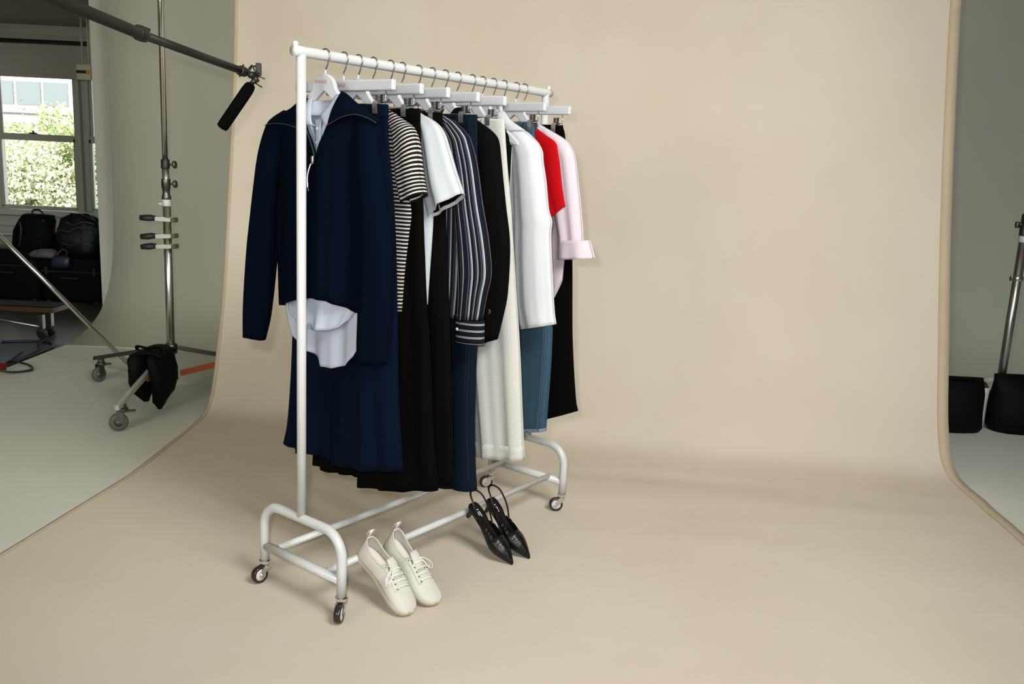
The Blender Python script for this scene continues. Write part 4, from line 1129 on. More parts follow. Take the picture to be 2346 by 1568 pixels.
    for k, (a, b) in enumerate(((0.048, 0.020), (0.040, 0.012))):   # bow loops falling to the outside
        p0 = dome(0.124, 0.05 * sgn, 0.006)
        loop = [p0, p0 + (0.004, sgn * 0.014, 0.006), p0 + (0.004 + b, sgn * (0.016 + a * 0.55), -0.006), p0 + (0.018 + b, sgn * (0.016 + a * 0.7), -0.022), p0 + (0.024 + b * 0.6, sgn * (0.010 + a * 0.45), -0.016), p0 + (0.008, sgn * 0.010, 0.003), p0]
        t = MB().tube(crom([tuple(q) for q in loop], 26), 0.0015, 6); link_mesh('lace_bow', t.V, t.F, M['lace'], r, True)
    tb = MB(); rows = []
    for i in range(9):
        a = math.pi * i / 8
        cx_, cz_ = -0.001 - 0.004 * math.cos(a), 0.080 + 0.030 * math.sin(a) ** 0.6
        rows.append([(cx_ - 0.002, -0.009 + cy(0), cz_), (cx_ - 0.002, 0.009 + cy(0), cz_)])
    tb.rings(rows, closed=False); link_mesh('heel_tab', tb.V, tb.F, M['tab'], r, True, thick=0.002)
    return r

def pump(label, toe, heel, side):
    LN = 0.258
    r = shoe_root('slingback_pump', label, 'heeled shoe', 'pair of black slingbacks', toe, heel, LN - 0.002)
    xs = np.array([0.0, 0.006, 0.02, 0.05, 0.09, 0.13, 0.165, 0.19, 0.21, 0.23, 0.246, 0.258])
    ws = np.array([0.008, 0.018, 0.0255, 0.0265, 0.024, 0.030, 0.0365, 0.034, 0.0265, 0.0165, 0.008, 0.0012])
    def w(x): return float(np.interp(x, xs, ws))
    def cy(x): return side * 0.004 * math.sin(min(1, x / LN) * math.pi)
    def zs(x): return float(np.interp(x, [0, 0.05, 0.10, 0.15, 0.175, 0.26], [0.046, 0.040, 0.022, 0.004, 0.0, 0.002]))
    fine = np.linspace(0.0, LN, 40)
    outl = [(x, cy(x) + w(x)) for x in fine] + [(x, cy(x) - w(x)) for x in reversed(fine)]
    mb = MB(); mb.rings([[(x, cy(x) + (y - cy(x)) * k, zs(x) + z) for x, y in outl] for z, k in ((0.0, 0.93), (0.002, 1.0), (0.005, 1.0), (0.006, 0.97))])
    link_mesh('sole', mb.V, mb.F, M['leather_dull'], r, True)
    t = MB(); t.rings([[(0.030 + a * 0.9 + dx, b, z) for a, b in [(k_ * math.cos(q), k_ * math.sin(q)) for q in np.linspace(0, 2 * math.pi, 14, endpoint=False)]] for z, k_, dx in ((0.046, 0.022, -0.004), (0.036, 0.018, -0.008), (0.02, 0.010, -0.013), (0.0, 0.0075, -0.014))])
    link_mesh('kitten_heel', t.V, t.F, M['leather'], r, True)
    I = MB(); I.rings([[(x, cy(x) + (w(x) - 0.002) * q, zs(x) + 0.0075 + 0.004 * abs(q) ** 3) for q in np.linspace(-1, 1, 7)] for x in np.linspace(0.004, 0.17, 18)], closed=False)
    ins = link_mesh('footbed', I.V, I.F, M['leather_dull'], r, True, thick=0.002)
    lb = MB(); lb.rings([[(x, cy(x) + q * 0.009, zs(x) + 0.0105) for q in (-1, 1)] for x in np.linspace(0.030, 0.062, 4)], closed=False)
    link_mesh('footbed_label', lb.V, lb.F, M['leather_dull'], ins, False, thick=0.0006)
    for (x0, x1, q0, q1) in ((0.031, 0.034, -0.8, 0.8), (0.031, 0.056, -0.8, -0.45), (0.040, 0.062, 0.15, 0.5)):
        pb = MB(); pb.rings([[(x, cy(x) + q * 0.009, zs(x) + 0.0112) for q in (q0, q1)] for x in np.linspace(x0, x1, 3)], closed=False)
        link_mesh('label_print', pb.V, pb.F, M['pearl'], ins, False, thick=0.0005)
    # low heel rim
    V = []; rows = []
    ang = np.linspace(0, 1, 20)
    hr = [(x, cy(x) + w(x), zs(x)) for x in np.linspace(0.07, 0.004, 10)] + [(x, cy(x) - w(x), zs(x)) for x in np.linspace(0.004, 0.07, 10)]
    H = MB(); H.rings([[(x, y, z + 0.004), (x, y, z + 0.010), (x, y * 0.97, z + 0.016 - 0.008 * abs(i - 9.5) / 9.5)] for i, (x, y, z) in enumerate(hr)], closed=False)
    link_mesh('heel_rim', H.V, H.F, M['leather'], r, True, thick=0.0018)
    # vamp
    XO = 0.158; nt_ = 21; V = []; F = []
    def top(x): return zs(x) + float(np.interp(x, [0.085, 0.12, XO, 0.175, 0.20, 0.23, 0.25, 0.2585], [0.010, 0.022, 0.046, 0.048, 0.040, 0.026, 0.015, 0.008]))
    gx = np.unique(np.concatenate([np.linspace(0.085, XO, 12), np.linspace(XO + 0.0005, 0.2578, 22)]))
    for x in gx:
        for j in range(nt_):
            t_ = -1 + 2 * j / (nt_ - 1); W = w(x) + 0.001
            ph = t_ * math.pi / 2
            if x > XO:
                y = W * math.sin(ph); z = zs(x) + 0.004 + (top(x) - zs(x) - 0.004) * max(0, math.cos(ph)) ** 0.7
                z += 0.0016 * math.sin(x * 420 + t_ * 3) * math.cos(ph) * math.exp(-((x - 0.178) / 0.014) ** 2)
            else:
                cut = float(np.interp(x, [0.085, XO], [0.86, 0.40])); q = max(0, (abs(t_) - cut) / (1 - cut))
                tt = math.copysign(max(abs(t_), cut), t_ if t_ else 1); ph = tt * math.pi / 2
                y = W * math.sin(ph); z = zs(x) + 0.004 + (top(XO) - zs(XO) - 0.004) * max(0, math.cos(ph)) ** 0.7
            V.append((x, cy(x) + y, z))
    n = len(gx)
    for i in range(n - 1):
        for j in range(nt_ - 1):
            tm = abs(-1 + 2 * (j + 0.5) / (nt_ - 1))
            if gx[i] < XO:
                cut = float(np.interp(gx[i], [0.085, XO], [0.86, 0.40]))
                if tm < cut: continue
            F.append((i * nt_ + j, i * nt_ + j + 1, (i + 1) * nt_ + j + 1, (i + 1) * nt_ + j))
    vp = link_mesh('vamp', V, F, M['leather'], r, True, thick=0.0018)
    st = crom([(0.105, cy(0.1) + 0.026, zs(0.105) + 0.014), (0.06, 0.031, 0.070), (0.01, 0.026, 0.098), (-0.018, 0.006, 0.104), (-0.012, -0.018, 0.100), (0.03, -0.030, 0.084), (0.105, cy(0.1) - 0.026, zs(0.105) + 0.014)], 40)
    t = MB().tube(st, 0.0042, 8, flat=0.35); sp = link_mesh('slingback_strap', t.V, t.F, M['leather'], r, True)
    t = MB().box((0.056, side * 0.031 - 0.003, 0.066), (0.070, side * 0.031 + 0.003, 0.076), 0.001); link_mesh('strap_slider', t.V, t.F, M['leather'], sp, False)
    return r

sneaker('left cream knit sneaker, the one nearest the front leg of the rack', (-0.287, 2.452, 0.0), (-0.455, 2.572, 0.142), 1)
sneaker('right cream knit sneaker, on the side towards the black shoes', (-0.214, 2.520, 0.0), (-0.385, 2.640, 0.142), -1)
pump('left black pointed slingback shoe, its toe closest to the camera', (0.035, 2.824, 0.0), (-0.142, 2.962, 0.126), 1)
pump('right black pointed slingback shoe, set a little farther back than its twin', (0.095, 2.878, 0.0), (-0.080, 3.024, 0.126), -1)

# ------------------------------------------------------------------ roller stand on the left
def roller_stand(label, cx, cy, col_parts, legs, rleg=0.62, orange=True, tops=None):
    r = thing('roller_stand', label, 'light stand', (cx, cy, FL))
    o = np.array([cx, cy, FL])
    for name, prof, m in col_parts:
        t = MB().lathe(prof, (cx, cy, 0), seg=20); link_mesh(name, t.V, t.F, m, r, False if name == 'ring' else True, origin=o)
    for a_deg, hd in legs:
        a = math.radians(a_deg); d = np.array([math.cos(a), math.sin(a), 0]); c = np.array([cx, cy, 0.0])
        n_ = np.array([-d[1], d[0], 0])
        p0 = c + d * 0.03 + (0, 0, 0.285); p1 = c + d * (rleg + 0.06) + (0, 0, 0.125)
        t = MB(); V = []
        for p in (p0, p1):
            for s1, s2 in ((-1, -1), (1, -1), (1, 1), (-1, 1)):
                V.append(p + n_ * 0.011 * s1 + np.array([0, 0, 0.012 * s2]))
        t.add(V, [(0, 1, 2, 3), (7, 6, 5, 4), (0, 4, 5, 1), (1, 5, 6, 2), (2, 6, 7, 3), (3, 7, 4, 0)])
        lg = link_mesh('leg', t.V, t.F, M['clamp_steel'] if a_deg == -90 else (M['dark_steel'] if orange else M['steel']), r, False, origin=o)
        q0 = c + d * 0.045 + (0, 0, 0.135); q1 = c + d * (rleg * 0.52) + (0, 0, 0.185)
        t = MB(); V = []
        for p in (q0, q1):
            for s1, s2 in ((-1, -1), (1, -1), (1, 1), (-1, 1)):
                V.append(p + n_ * 0.004 * s1 + np.array([0, 0, 0.016 * s2]))
        t.add(V, [(0, 1, 2, 3), (7, 6, 5, 4), (0, 4, 5, 1), (1, 5, 6, 2), (2, 6, 7, 3), (3, 7, 4, 0)])
        link_mesh('brace', t.V, t.F, M['orange'], r, False, origin=o)
        # caster
        top = c + d * rleg + (0, 0, 0.118)
        ah = math.radians(hd); dv = np.array([math.cos(ah), math.sin(ah), 0]); ax = np.array([-dv[1], dv[0], 0])
        w_c = top + dv * 0.020; w_c[2] = FL + 0.0455
        t = MB().lathe([(0.020, -0.030), (0.026, -0.020), (0.026, -0.010), (0.018, -0.008), (0.018, 0.012)], top, seg=16)
        for s in (-1, 1):
            t.box(np.array([-0.016, -0.002, -0.085]) + 0, np.array([0.016, 0.002, -0.02]), R=rz(ah), c=(0, 0, 0))
            k = len(t.V) - 8
            for i in range(8):
                v = np.array(t.V[k + i]) + top + dv * 0.012 + ax * s * 0.019; t.V[k + i] = tuple(v)
        cs = link_mesh('caster', t.V, t.F, M['dark_steel'], r, False, origin=o)
        t = MB().lathe([(0.020, -0.014), (0.040, -0.015), (0.0445, -0.008), (0.0455, 0), (0.0445, 0.008), (0.040, 0.015), (0.020, 0.014)], w_c, ax, 26)
        link_mesh('wheel', t.V, t.F, M['grey_rubber'], cs, True, origin=o)
        t = MB().lathe([(0.003, -0.0225), (0.014, -0.0165), (0.021, -0.014), (0.021, 0.014), (0.014, 0.0165), (0.003, 0.0225)], w_c, ax, 18)
        link_mesh('hub', t.V, t.F, M['dark_steel'], cs, True, origin=o)
        t = MB().box(np.array([-0.058, -0.016, -0.030]), np.array([-0.012, 0.016, -0.022]), R=rz(ah), c=(0, 0, 0)); link_mesh('brake_pedal', [tuple(np.array(v) + top) for v in t.V], t.F, M['dark_steel'], cs, False, origin=o)
    return r, o

SX, SY = -1.909, 4.75
cols = [('column', [(0.0215, 0.10), (0.0215, 1.07)], M['steel']), ('white_ring', [(0.0225, 1.072), (0.0235, 1.076), (0.0235, 1.104), (0.0225, 1.108)], M['white_paint']),
        ('lower_collar', [(0.023, 1.108), (0.024, 1.11), (0.024, 1.125), (0.0195, 1.135), (0.0195, 1.165), (0.0235, 1.168), (0.0235, 1.215), (0.0225, 1.218)], M['dark_steel']),
        ('middle_riser', [(0.0185, 1.10), (0.0185, 1.285)], M['steel']), ('upper_collar', [(0.022, 1.272), (0.0225, 1.276), (0.0225, 1.318), (0.020, 1.322)], M['black_metal']),
        ('upper_riser', [(0.0148, 1.30), (0.0148, 3.4)], M['chrome']), ('leg_collar', [(0.026, 0.25), (0.034, 0.256), (0.034, 0.305), (0.026, 0.312)], M['dark_steel']),
        ('brace_collar', [(0.026, 0.098), (0.034, 0.104), (0.034, 0.15), (0.026, 0.156)], M['dark_steel'])]
st_, o = roller_stand('steel roller stand with orange braces in front of the white wall at left', SX, SY, cols, ((151, 245), (-90, 200), (31, 40)))
for z in (1.295, 1.192):
    t = MB().cyl((SX + 0.02, SY, z), (SX + 0.04, SY, z), 0.006, 8); t.lathe([(0.006, 0), (0.019, 0.003), (0.022, 0.010), (0.019, 0.017), (0.006, 0.019)], (SX + 0.040, SY, z), (1, 0, 0.05), 12)
    link_mesh('clamp_knob', t.V, t.F, M['dark_steel'], st_, True, origin=o)
t = MB().cyl((SX - 0.02, SY, 1.082), (SX - 0.045, SY, 1.082), 0.008, 10); link_mesh('lock_pin', t.V, t.F, M['white_paint'], st_, True, origin=o)

def spring_clamp(label, z, tilt, tip):
    r = thing('spring_clamp', label, 'clamp', (SX, SY - 0.03, z), group='clamps on the left stand')
    c, s = math.cos(tilt), math.sin(tilt)
    def P(x, y, zz): return (x * c - zz * s, y, x * s + zz * c)
    for sd in (1, -1):   # two steel jaws, round the column, crossing at the spring; black grips to the left
        j = MB()
        for a, b, w0, w1 in ((-0.065, 0.005, 0.010, 0.011), (0.005, 0.055, 0.011, 0.008)):
            y0 = -0.022 if a < 0 else -0.016
            V = [P(x, sd * (0.012 if a < 0 else 0.024) + yy - (0.0), zz) for x, w_ in ((a, w0), (b, w1)) for yy in (-0.0015, 0.0015) for zz in (-w_, w_)]
            j.add(V, [(0, 1, 3, 2), (4, 6, 7, 5), (0, 4, 5, 1), (2, 3, 7, 6), (0, 2, 6, 4), (1, 5, 7, 3)])
        link_mesh('jaw', j.V, j.F, M['clamp_steel'], r, False)
        g = MB(); g.tube([P(-0.050, sd * 0.013, 0), P(-0.085, sd * 0.017, 0.001), P(-0.125, sd * 0.022, 0)], [0.012, 0.0175, 0.0145], 10)
        link_mesh('grip', g.V, g.F, M['rubber'], r, True)
    t = MB().box((0.040, -0.030, -0.012), (0.062, 0.030, 0.012), 0.003)
    link_mesh('jaw_pad', [P(*v) for v in t.V], t.F, M['pad'], r, False)
    t = MB().lathe([(0.006, -0.02), (0.006, 0.02)], (0, 0, 0), (0, 0, 1), 10)
    link_mesh('pivot_spring', [P(v[0] - 0.03, v[1], v[2] * 0.6) for v in t.V], t.F, M['steel'], r, True)
spring_clamp('topmost black-handled spring clamp on the left stand column', 1.003, -0.03, True)
spring_clamp('middle of three black-handled spring clamps on the left stand', 0.912, 0.06, True)
spring_clamp('lowest black-handled spring clamp on the left stand column', 0.856, 0.05, True)

# ------------------------------------------------------------------ sandbags (two pouches joined by a saddle)
def pouch(mb, rows, seg=22, lump=0.006, seed=0):
    rr = random.Random(seed); R = []
    ph = [rr.uniform(0, 6.28) for _ in range(4)]
    for (cx, cy, cz, a, b, rot) in rows:
        ring = []
        for j in range(seg):
            t = 2 * math.pi * j / seg
            k = 1 + lump / max(a, 0.02) * (math.sin(3 * t + ph[0] + cz * 20) + 0.6 * math.sin(5 * t + ph[1] - cz * 33))
            x = a * math.copysign(abs(math.cos(t)) ** 0.8, math.cos(t)) * k; y = b * math.copysign(abs(math.sin(t)) ** 0.8, math.sin(t)) * k
            ring.append((cx + x * math.cos(rot) - y * math.sin(rot), cy + x * math.sin(rot) + y * math.cos(rot), cz))
        R.append(ring)
    mb.rings(R)

B = thing('sandbag', 'black saddle sandbag slung over the front leg of the left stand', 'sandbag', (-1.95, 4.5, 0.0), group='sandbags')
o = np.array([-1.95, 4.5, 0.0])
mb = MB(); pouch(mb, [(-1.955, 4.50, 0.315, 0.035, 0.10, 0), (-1.96, 4.50, 0.29, 0.050, 0.115, 0), (-1.968, 4.50, 0.22, 0.054, 0.12, 0), (-1.972, 4.50, 0.15, 0.050, 0.11, 0), (-1.962, 4.50, 0.105, 0.040, 0.08, 0), (-1.948, 4.49, 0.08, 0.022, 0.05, 0), (-1.942, 4.49, 0.045, 0.008, 0.02, 0)], seed=3)
link_mesh('pouch', mb.V, mb.F, M['black_bag'], B, True, origin=o)
mb = MB(); pouch(mb, [(-1.868, 4.50, 0.315, 0.035, 0.10, 0), (-1.866, 4.50, 0.29, 0.048, 0.115, 0), (-1.858, 4.50, 0.22, 0.050, 0.12, 0), (-1.852, 4.50, 0.15, 0.047, 0.11, 0), (-1.855, 4.50, 0.09, 0.040, 0.09, 0), (-1.866, 4.49, 0.055, 0.028, 0.06, 0), (-1.868, 4.49, 0.03, 0.014, 0.03, 0), (-1.874, 4.49, 0.004, 0.005, 0.01, 0)], seed=4)
link_mesh('pouch', mb.V, mb.F, M['black_bag'], B, True, origin=o)
mb = MB(); rows = []
for y in np.linspace(4.40, 4.60, 8):
    rows.append([(x, y, 0.30 + 0.028 * math.cos((x + 1.905) / 0.08 * 1.4)) for x in np.linspace(-1.985, -1.825, 12)])
mb.rings(rows, closed=False); link_mesh('saddle', mb.V, mb.F, M['black_bag'], B, True, origin=o, thick=0.02)
gt = MB().tube(crom([(-1.97, 4.46, 0.33), (-1.965, 4.45, 0.352), (-1.91, 4.45, 0.345), (-1.855, 4.45, 0.352), (-1.84, 4.46, 0.33)], 20), 0.010, 8, flat=0.4); link_mesh('handle', gt.V, gt.F, M['black_bag'], B, True, origin=o)

# ------------------------------------------------------------------ second stand whose chrome leg crosses the left of the picture
tr = thing('tripod_stand', 'chrome tripod stand at the far left with one long slanting leg', 'light stand', (-3.12, 4.85, FL))
o = np.array([-3.12, 4.85, FL]); apex = np.array([-3.12, 4.90, 1.05])
for tip in ((-2.43, 5.24, 0.115), (-3.62, 5.55, FL + 0.012), (-3.58, 4.22, FL + 0.012)):
    tip = np.array(tip)
    if tip[2] > 0.05:
        tip = apex + (tip - apex) * ((apex[2] - FL - 0.012) / (apex[2] - tip[2]))
    t = MB().tube([apex, apex * 0.5 + tip * 0.5, tip], 0.0135, 14); lg = link_mesh('leg', t.V, t.F, M['chrome'], tr, True, origin=o)
    d = (tip - apex) / np.linalg.norm(tip - apex); t = MB().tube([tip - d * 0.05, tip], 0.017, 10); link_mesh('rubber_foot', t.V, t.F, M['rubber'], lg, True, origin=o)
t = MB().tube([(-3.12, 4.9, 0.25), (-3.12, 4.9, 2.6)], 0.016, 14); link_mesh('column', t.V, t.F, M['steel'], tr, True, origin=o)
t = MB().lathe([(0.03, 0), (0.036, 0.01), (0.036, 0.06), (0.03, 0.07)], (-3.12, 4.9, 1.02), seg=16); link_mesh('leg_collar', t.V, t.F, M['black_metal'], tr, True, origin=o)

# ------------------------------------------------------------------ boom arm with microphone
bA = np.array([-0.968, 3.116, 1.643]); bB = np.array([-1.112, 2.628, 1.689]); bC = np.array([-1.143, 2.157, 1.694])
bD = bB + (bB - bA) * 0.0
axis = (bB - bA) / np.linalg.norm(bB - bA)
bend = np.array([-1.33, 1.20, 1.80])
axis2 = (bend - bB); axis2 /= np.linalg.norm(axis2)
bm_ = thing('microphone_boom', 'dark telescopic microphone boom reaching in from the top left', 'boom pole', tuple(bend))
o = bend
t = MB().tube([bA, bB + axis * 0.02], 0.0128, 16); link_mesh('inner_tube', t.V, t.F, M['boom'], bm_, True, origin=o)
t = MB().tube([bB, bB + axis2 * 0.02, bend], 0.0165, 16); link_mesh('outer_tube', t.V, t.F, M['boom'], bm_, True, origin=o)
t = MB().lathe([(0.0155, -0.018), (0.019, -0.014), (0.0205, 0.0), (0.0205, 0.016), (0.0185, 0.022)], bB, axis, 18); link_mesh('locking_collar', t.V, t.F, M['black_metal'], bm_, True, origin=o)
t = MB().box((-0.007, -0.03, 0.016), (0.007, 0.02, 0.024), 0.002); Vv = [tuple(bB + np.array(v) @ np.array([[axis[1], -axis[0], 0], [axis[0], axis[1], axis[2]], [0, 0, 1]])) for v in t.V]
link_mesh('flip_lock', Vv, t.F, M['black_metal'], bm_, False, origin=o)
# shock mount: rings round the tip and a knuckle
mt = MB(); mt.lathe([(0.014, -0.03), (0.017, -0.026), (0.017, 0.0), (0.012, 0.004)], bA, -axis, 16)
knk = bA + np.array([0.030, 0.0, -0.010])
mt.lathe([(0.006, -0.026), (0.012, -0.02), (0.013, 0.0), (0.012, 0.02), (0.006, 0.026)], knk, (0.2, 1, 0), 14)
mt.tube([bA, knk], 0.010, 10); mt.tube([knk, knk + (0.014, 0, -0.022)], 0.010, 10)
head = link_mesh('knuckle', mt.V, mt.F, M['black_metal'], bm_, True, origin=o)
for c_, rad, nrm in ((bA + (-0.010, 0, 0.004), 0.021, (0.9, 0.2, -0.3)), (bA + (0.016, 0, 0.008), 0.019, (0.7, 0.4, -0.5)), (bA + (0.044, 0, 0.006), 0.018, (0.8, -0.2, 0.5))):
    x_, y_, _d = basis(nrm); ring = [c_ + rad * (x_ * math.cos(a) + y_ * math.sin(a)) for a in np.linspace(0, 2 * math.pi, 22)]
    t = MB().tube(ring, 0.0026, 6); link_mesh('suspension_ring', t.V, t.F, M['black_metal'], head, True, origin=o)
t = MB().box(np.array([0.040, -0.008, -0.004]), np.array([0.058, 0.008, 0.032]), 0.003); link_mesh('wing_knob', [tuple(bA + np.array(v)) for v in t.V], t.F, M['black_metal'], head, False, origin=o)
t = MB().tube([knk + (0.012, 0, 0.0), knk + (0.040, 0, -0.010)], 0.0022, 6); t.tube([knk + (0.0, 0, -0.022), knk + (0.030, 0, -0.038)], 0.0026, 6); link_mesh('set_screw', t.V, t.F, M['black_metal'], head, True, origin=o)

mA = np.array([-0.944, 3.112, 1.602]); mB_ = np.array([-1.052, 3.122, 1.452]); dm = (mB_ - mA); lm = np.linalg.norm(dm)
mic = thing('microphone', 'black foam-covered microphone hanging from the boom tip', 'microphone', tuple(mA))
t = MB().lathe([(0.008, -0.004), (0.015, 0.0), (0.019, 0.010), (0.0205, 0.028), (0.0205, lm - 0.03), (0.0200, lm - 0.006), (0.018, lm), (0.012, lm + 0.002)], mA, dm, 24)
link_mesh('windscreen', t.V, t.F, M['foam'], mic, True, origin=mA)
t = MB().tube([mA - dm / lm * 0.022, mA], 0.0085, 12); link_mesh('mic_body', t.V, t.F, M['black_metal'], mic, True, origin=mA)

bs = thing('boom_stand', 'black stand carrying the rear end of the boom, left of the camera', 'light stand', (bend[0], bend[1], 0.0))
o = np.array([bend[0], bend[1], 0.0])
t = MB().tube([(bend[0], bend[1], 0.15), (bend[0], bend[1], bend[2] - 0.018)], 0.016, 14); link_mesh('column', t.V, t.F, M['black_metal'], bs, True, origin=o)
for a in (200, 270, 130):
    d = np.array([math.cos(math.radians(a)), math.sin(math.radians(a)), 0])
    t = MB().tube([o + (0, 0, 0.75), o + d * 0.42 + (0, 0, 0.012)], 0.011, 10); link_mesh('leg', t.V, t.F, M['black_metal'], bs, True, origin=o)

# ------------------------------------------------------------------ stand and sandbags on the right
RX, RY = 2.860, 4.95
cols = [('column', [(0.0235, 0.10), (0.0235, 1.085)], M['steel']), ('white_ring', [(0.025, 1.085), (0.0265, 1.09), (0.0265, 1.118), (0.025, 1.122)], M['white_paint']),
        ('collar', [(0.027, 1.122), (0.028, 1.13), (0.028, 1.235), (0.024, 1.245)], M['dark_steel']), ('riser', [(0.019, 1.24), (0.019, 2.6)], M['dark_steel']),
        ('chrome_band', [(0.026, 0.865), (0.031, 0.868), (0.031, 0.892), (0.026, 0.895)], M['chrome']),
        ('leg_collar', [(0.028, 0.255), (0.038, 0.26), (0.038, 0.30), (0.028, 0.31)], M['steel']), ('brace_collar', [(0.028, 0.10), (0.037, 0.105), (0.037, 0.15), (0.028, 0.155)], M['steel'])]
st2, o = roller_stand('chrome roller stand at the right edge between two black sandbags', RX, RY, cols, ((150, 100), (-25, 0), (75, 60)), orange=False)
t = MB().cyl((RX - 0.02, RY - 0.02, 1.19), (RX - 0.055, RY - 0.03, 1.185), 0.006, 8); t.box((RX - 0.075, RY - 0.04, 1.165), (RX - 0.052, RY - 0.018, 1.20), 0.006)
link_mesh('clamp_knob', t.V, t.F, M['dark_steel'], st2, True, origin=o)
t = MB().box((RX - 0.052, RY - 0.035, 0.866), (RX - 0.03, RY - 0.01, 0.894), 0.003); link_mesh('band_clip', t.V, t.F, M['chrome'], st2, False, origin=o)

def floor_bag(label, x0, x1, y0, y1, h, seed, ears=True, parent_m='black_bag'):
    cx_, cy_ = (x0 + x1) / 2, (y0 + y1) / 2; a, b = (x1 - x0) / 2, (y1 - y0) / 2
    r = thing('sandbag', label, 'sandbag', (cx_, cy_, FL), group='sandbags'); o = np.array([cx_, cy_, FL])
    mb = MB(); pouch(mb, [(cx_, cy_, FL, a * 0.90, b * 0.85, 0), (cx_, cy_, FL + h * 0.08, a * 1.0, b, 0), (cx_, cy_, FL + h * 0.35, a * 1.0, b * 1.02, 0), (cx_, cy_, FL + h * 0.7, a * 0.98, b * 0.75, 0), (cx_ - 0.005, cy_, FL + h * 0.9, a * 0.96, b * 0.35, 0), (cx_ - 0.01, cy_, FL + h, a * 0.95, b * 0.10, 0)], 28, 0.004, seed)
    link_mesh('pouch', mb.V, mb.F, M[parent_m], r, True, origin=o)
    t = MB().tube(crom([(cx_ - a * 0.4, cy_ - b * 0.3, FL + h * 0.93), (cx_ - a * 0.2, cy_ - b * 0.5, FL + h * 1.0), (cx_ + a * 0.3, cy_ - b * 0.5, FL + h * 1.0), (cx_ + a * 0.5, cy_ - b * 0.3, FL + h * 0.93)], 16), 0.012, 8, flat=0.3); link_mesh('handle', t.V, t.F, M[parent_m], r, True, origin=o)
    return r
floor_bag('black sandbag left of the right-hand stand, by the canvas edge', 2.40, 2.735, 4.78, 4.98, 0.315, 11)
floor_bag('black sandbag at the right edge in front of the chrome stand', 2.80, 3.20, 4.80, 5.04, 0.335, 12)
ht = thing('hang_tag', 'pale paper strip hanging between the two sandbags on the right', 'tag', (2.77, 4.92, FL)); o = np.array([2.77, 4.92, FL])
t = MB(); t.rings([[(2.748 + dx, 4.905, z), (2.782 + dx, 4.91, z)] for z, dx in ((0.24, 0.0), (0.15, -0.004), (0.07, -0.004), (0.0, 0.0))], closed=False); link_mesh('paper_strip', t.V, t.F, M['cyc_floor'], ht, True, origin=o, thick=0.002)

# ------------------------------------------------------------------ bags, cases and clutter under the window
def hard_case(name, label, x0, x1, y0, y1, z0, h, m='black_bag'):
    o = np.array([(x0 + x1) / 2, (y0 + y1) / 2, z0]); r = thing(name, label, 'case', tuple(o), group='cases under the window')
    t = MB().box((x0, y0, z0 + 0.02), (x1, y1, z0 + h), 0.02); link_mesh('shell', t.V, t.F, M[m], r, True, origin=o)
    t = MB().box((x0 - 0.004, y0 - 0.004, z0 + h * 0.68), (x1 + 0.004, y1 + 0.004, z0 + h * 0.70)); link_mesh('lid_seam', t.V, t.F, M['black_metal'], r, False, origin=o)
    xm = (x0 + x1) / 2
    t = MB().tube(crom([(xm - 0.07, y0, z0 + h * 0.55), (xm - 0.06, y0 - 0.03, z0 + h * 0.56), (xm + 0.06, y0 - 0.03, z0 + h * 0.56), (xm + 0.07, y0, z0 + h * 0.55)], 14), 0.009, 8); link_mesh('handle', t.V, t.F, M['rubber'], r, True, origin=o)
    for x in (x0 + 0.05, x1 - 0.05):
        t = MB().box((x - 0.02, y0 + 0.01, z0), (x + 0.02, y1 - 0.01, z0 + 0.03), 0.006); link_mesh('foot', t.V, t.F, M['rubber'], r, False, origin=o)
        t = MB().box((x - 0.012, y0 - 0.008, z0 + h * 0.62), (x + 0.012, y0, z0 + h * 0.78), 0.003); link_mesh('latch', t.V, t.F, M['black_metal'], r, False, origin=o)
    return r
DF = FL - 0.02
hard_case('equipment_case', 'big black equipment case on the floor below the backpack', -4.86, -4.30, 7.75, 8.15, DF, 0.47)
hard_case('equipment_case', 'black equipment case on the floor next to the pier', -4.27, -3.74, 7.75, 8.15, DF, 0.42)

def soft_bag(name, label, cat, rows, m, handle=None, seed=0, lump=0.008):
    r = thing(name, label, cat, (rows[0][0], rows[0][1], rows[0][2])); o = np.array(rows[0][:3])
    mb = MB(); pouch(mb, rows, 26, lump, seed); link_mesh('bag_body', mb.V, mb.F, M[m], r, True, origin=o)
    if handle: t = MB().tube(crom(handle, 18), 0.009, 8); link_mesh('carry_handle', t.V, t.F, M['black_metal'], r, True, origin=o)
    return r, o
bp_, o = soft_bag('backpack', 'boxy black backpack with a top handle standing on the cases', 'backpack', [(-4.41, 7.92, DF + 0.47, 0.17, 0.11, 0), (-4.41, 7.92, DF + 0.50, 0.185, 0.12, 0), (-4.39, 7.92, 0.60, 0.175, 0.12, 0), (-4.37, 7.92, 0.70, 0.155, 0.11, 0), (-4.36, 7.92, 0.745, 0.135, 0.08, 0), (-4.36, 7.92, 0.757, 0.10, 0.05, 0)], 'black_bag', [(-4.41, 7.92, 0.745), (-4.40, 7.92, 0.785), (-4.34, 7.92, 0.79), (-4.30, 7.92, 0.745)], 5)
t = MB().tube(crom([(-4.46, 7.80, 0.70), (-4.44, 7.785, 0.62), (-4.46, 7.79, 0.52), (-4.48, 7.80, DF + 0.485)], 14), 0.012, 8, flat=0.4); link_mesh('shoulder_strap', t.V, t.F, M['black_metal'], bp_, True, origin=o)
t = MB().box((-4.265, 7.81, 0.70), (-4.245, 7.83, 0.715)); link_mesh('red_zip_tag', t.V, t.F, M['red_plastic'], bp_, False, origin=o)
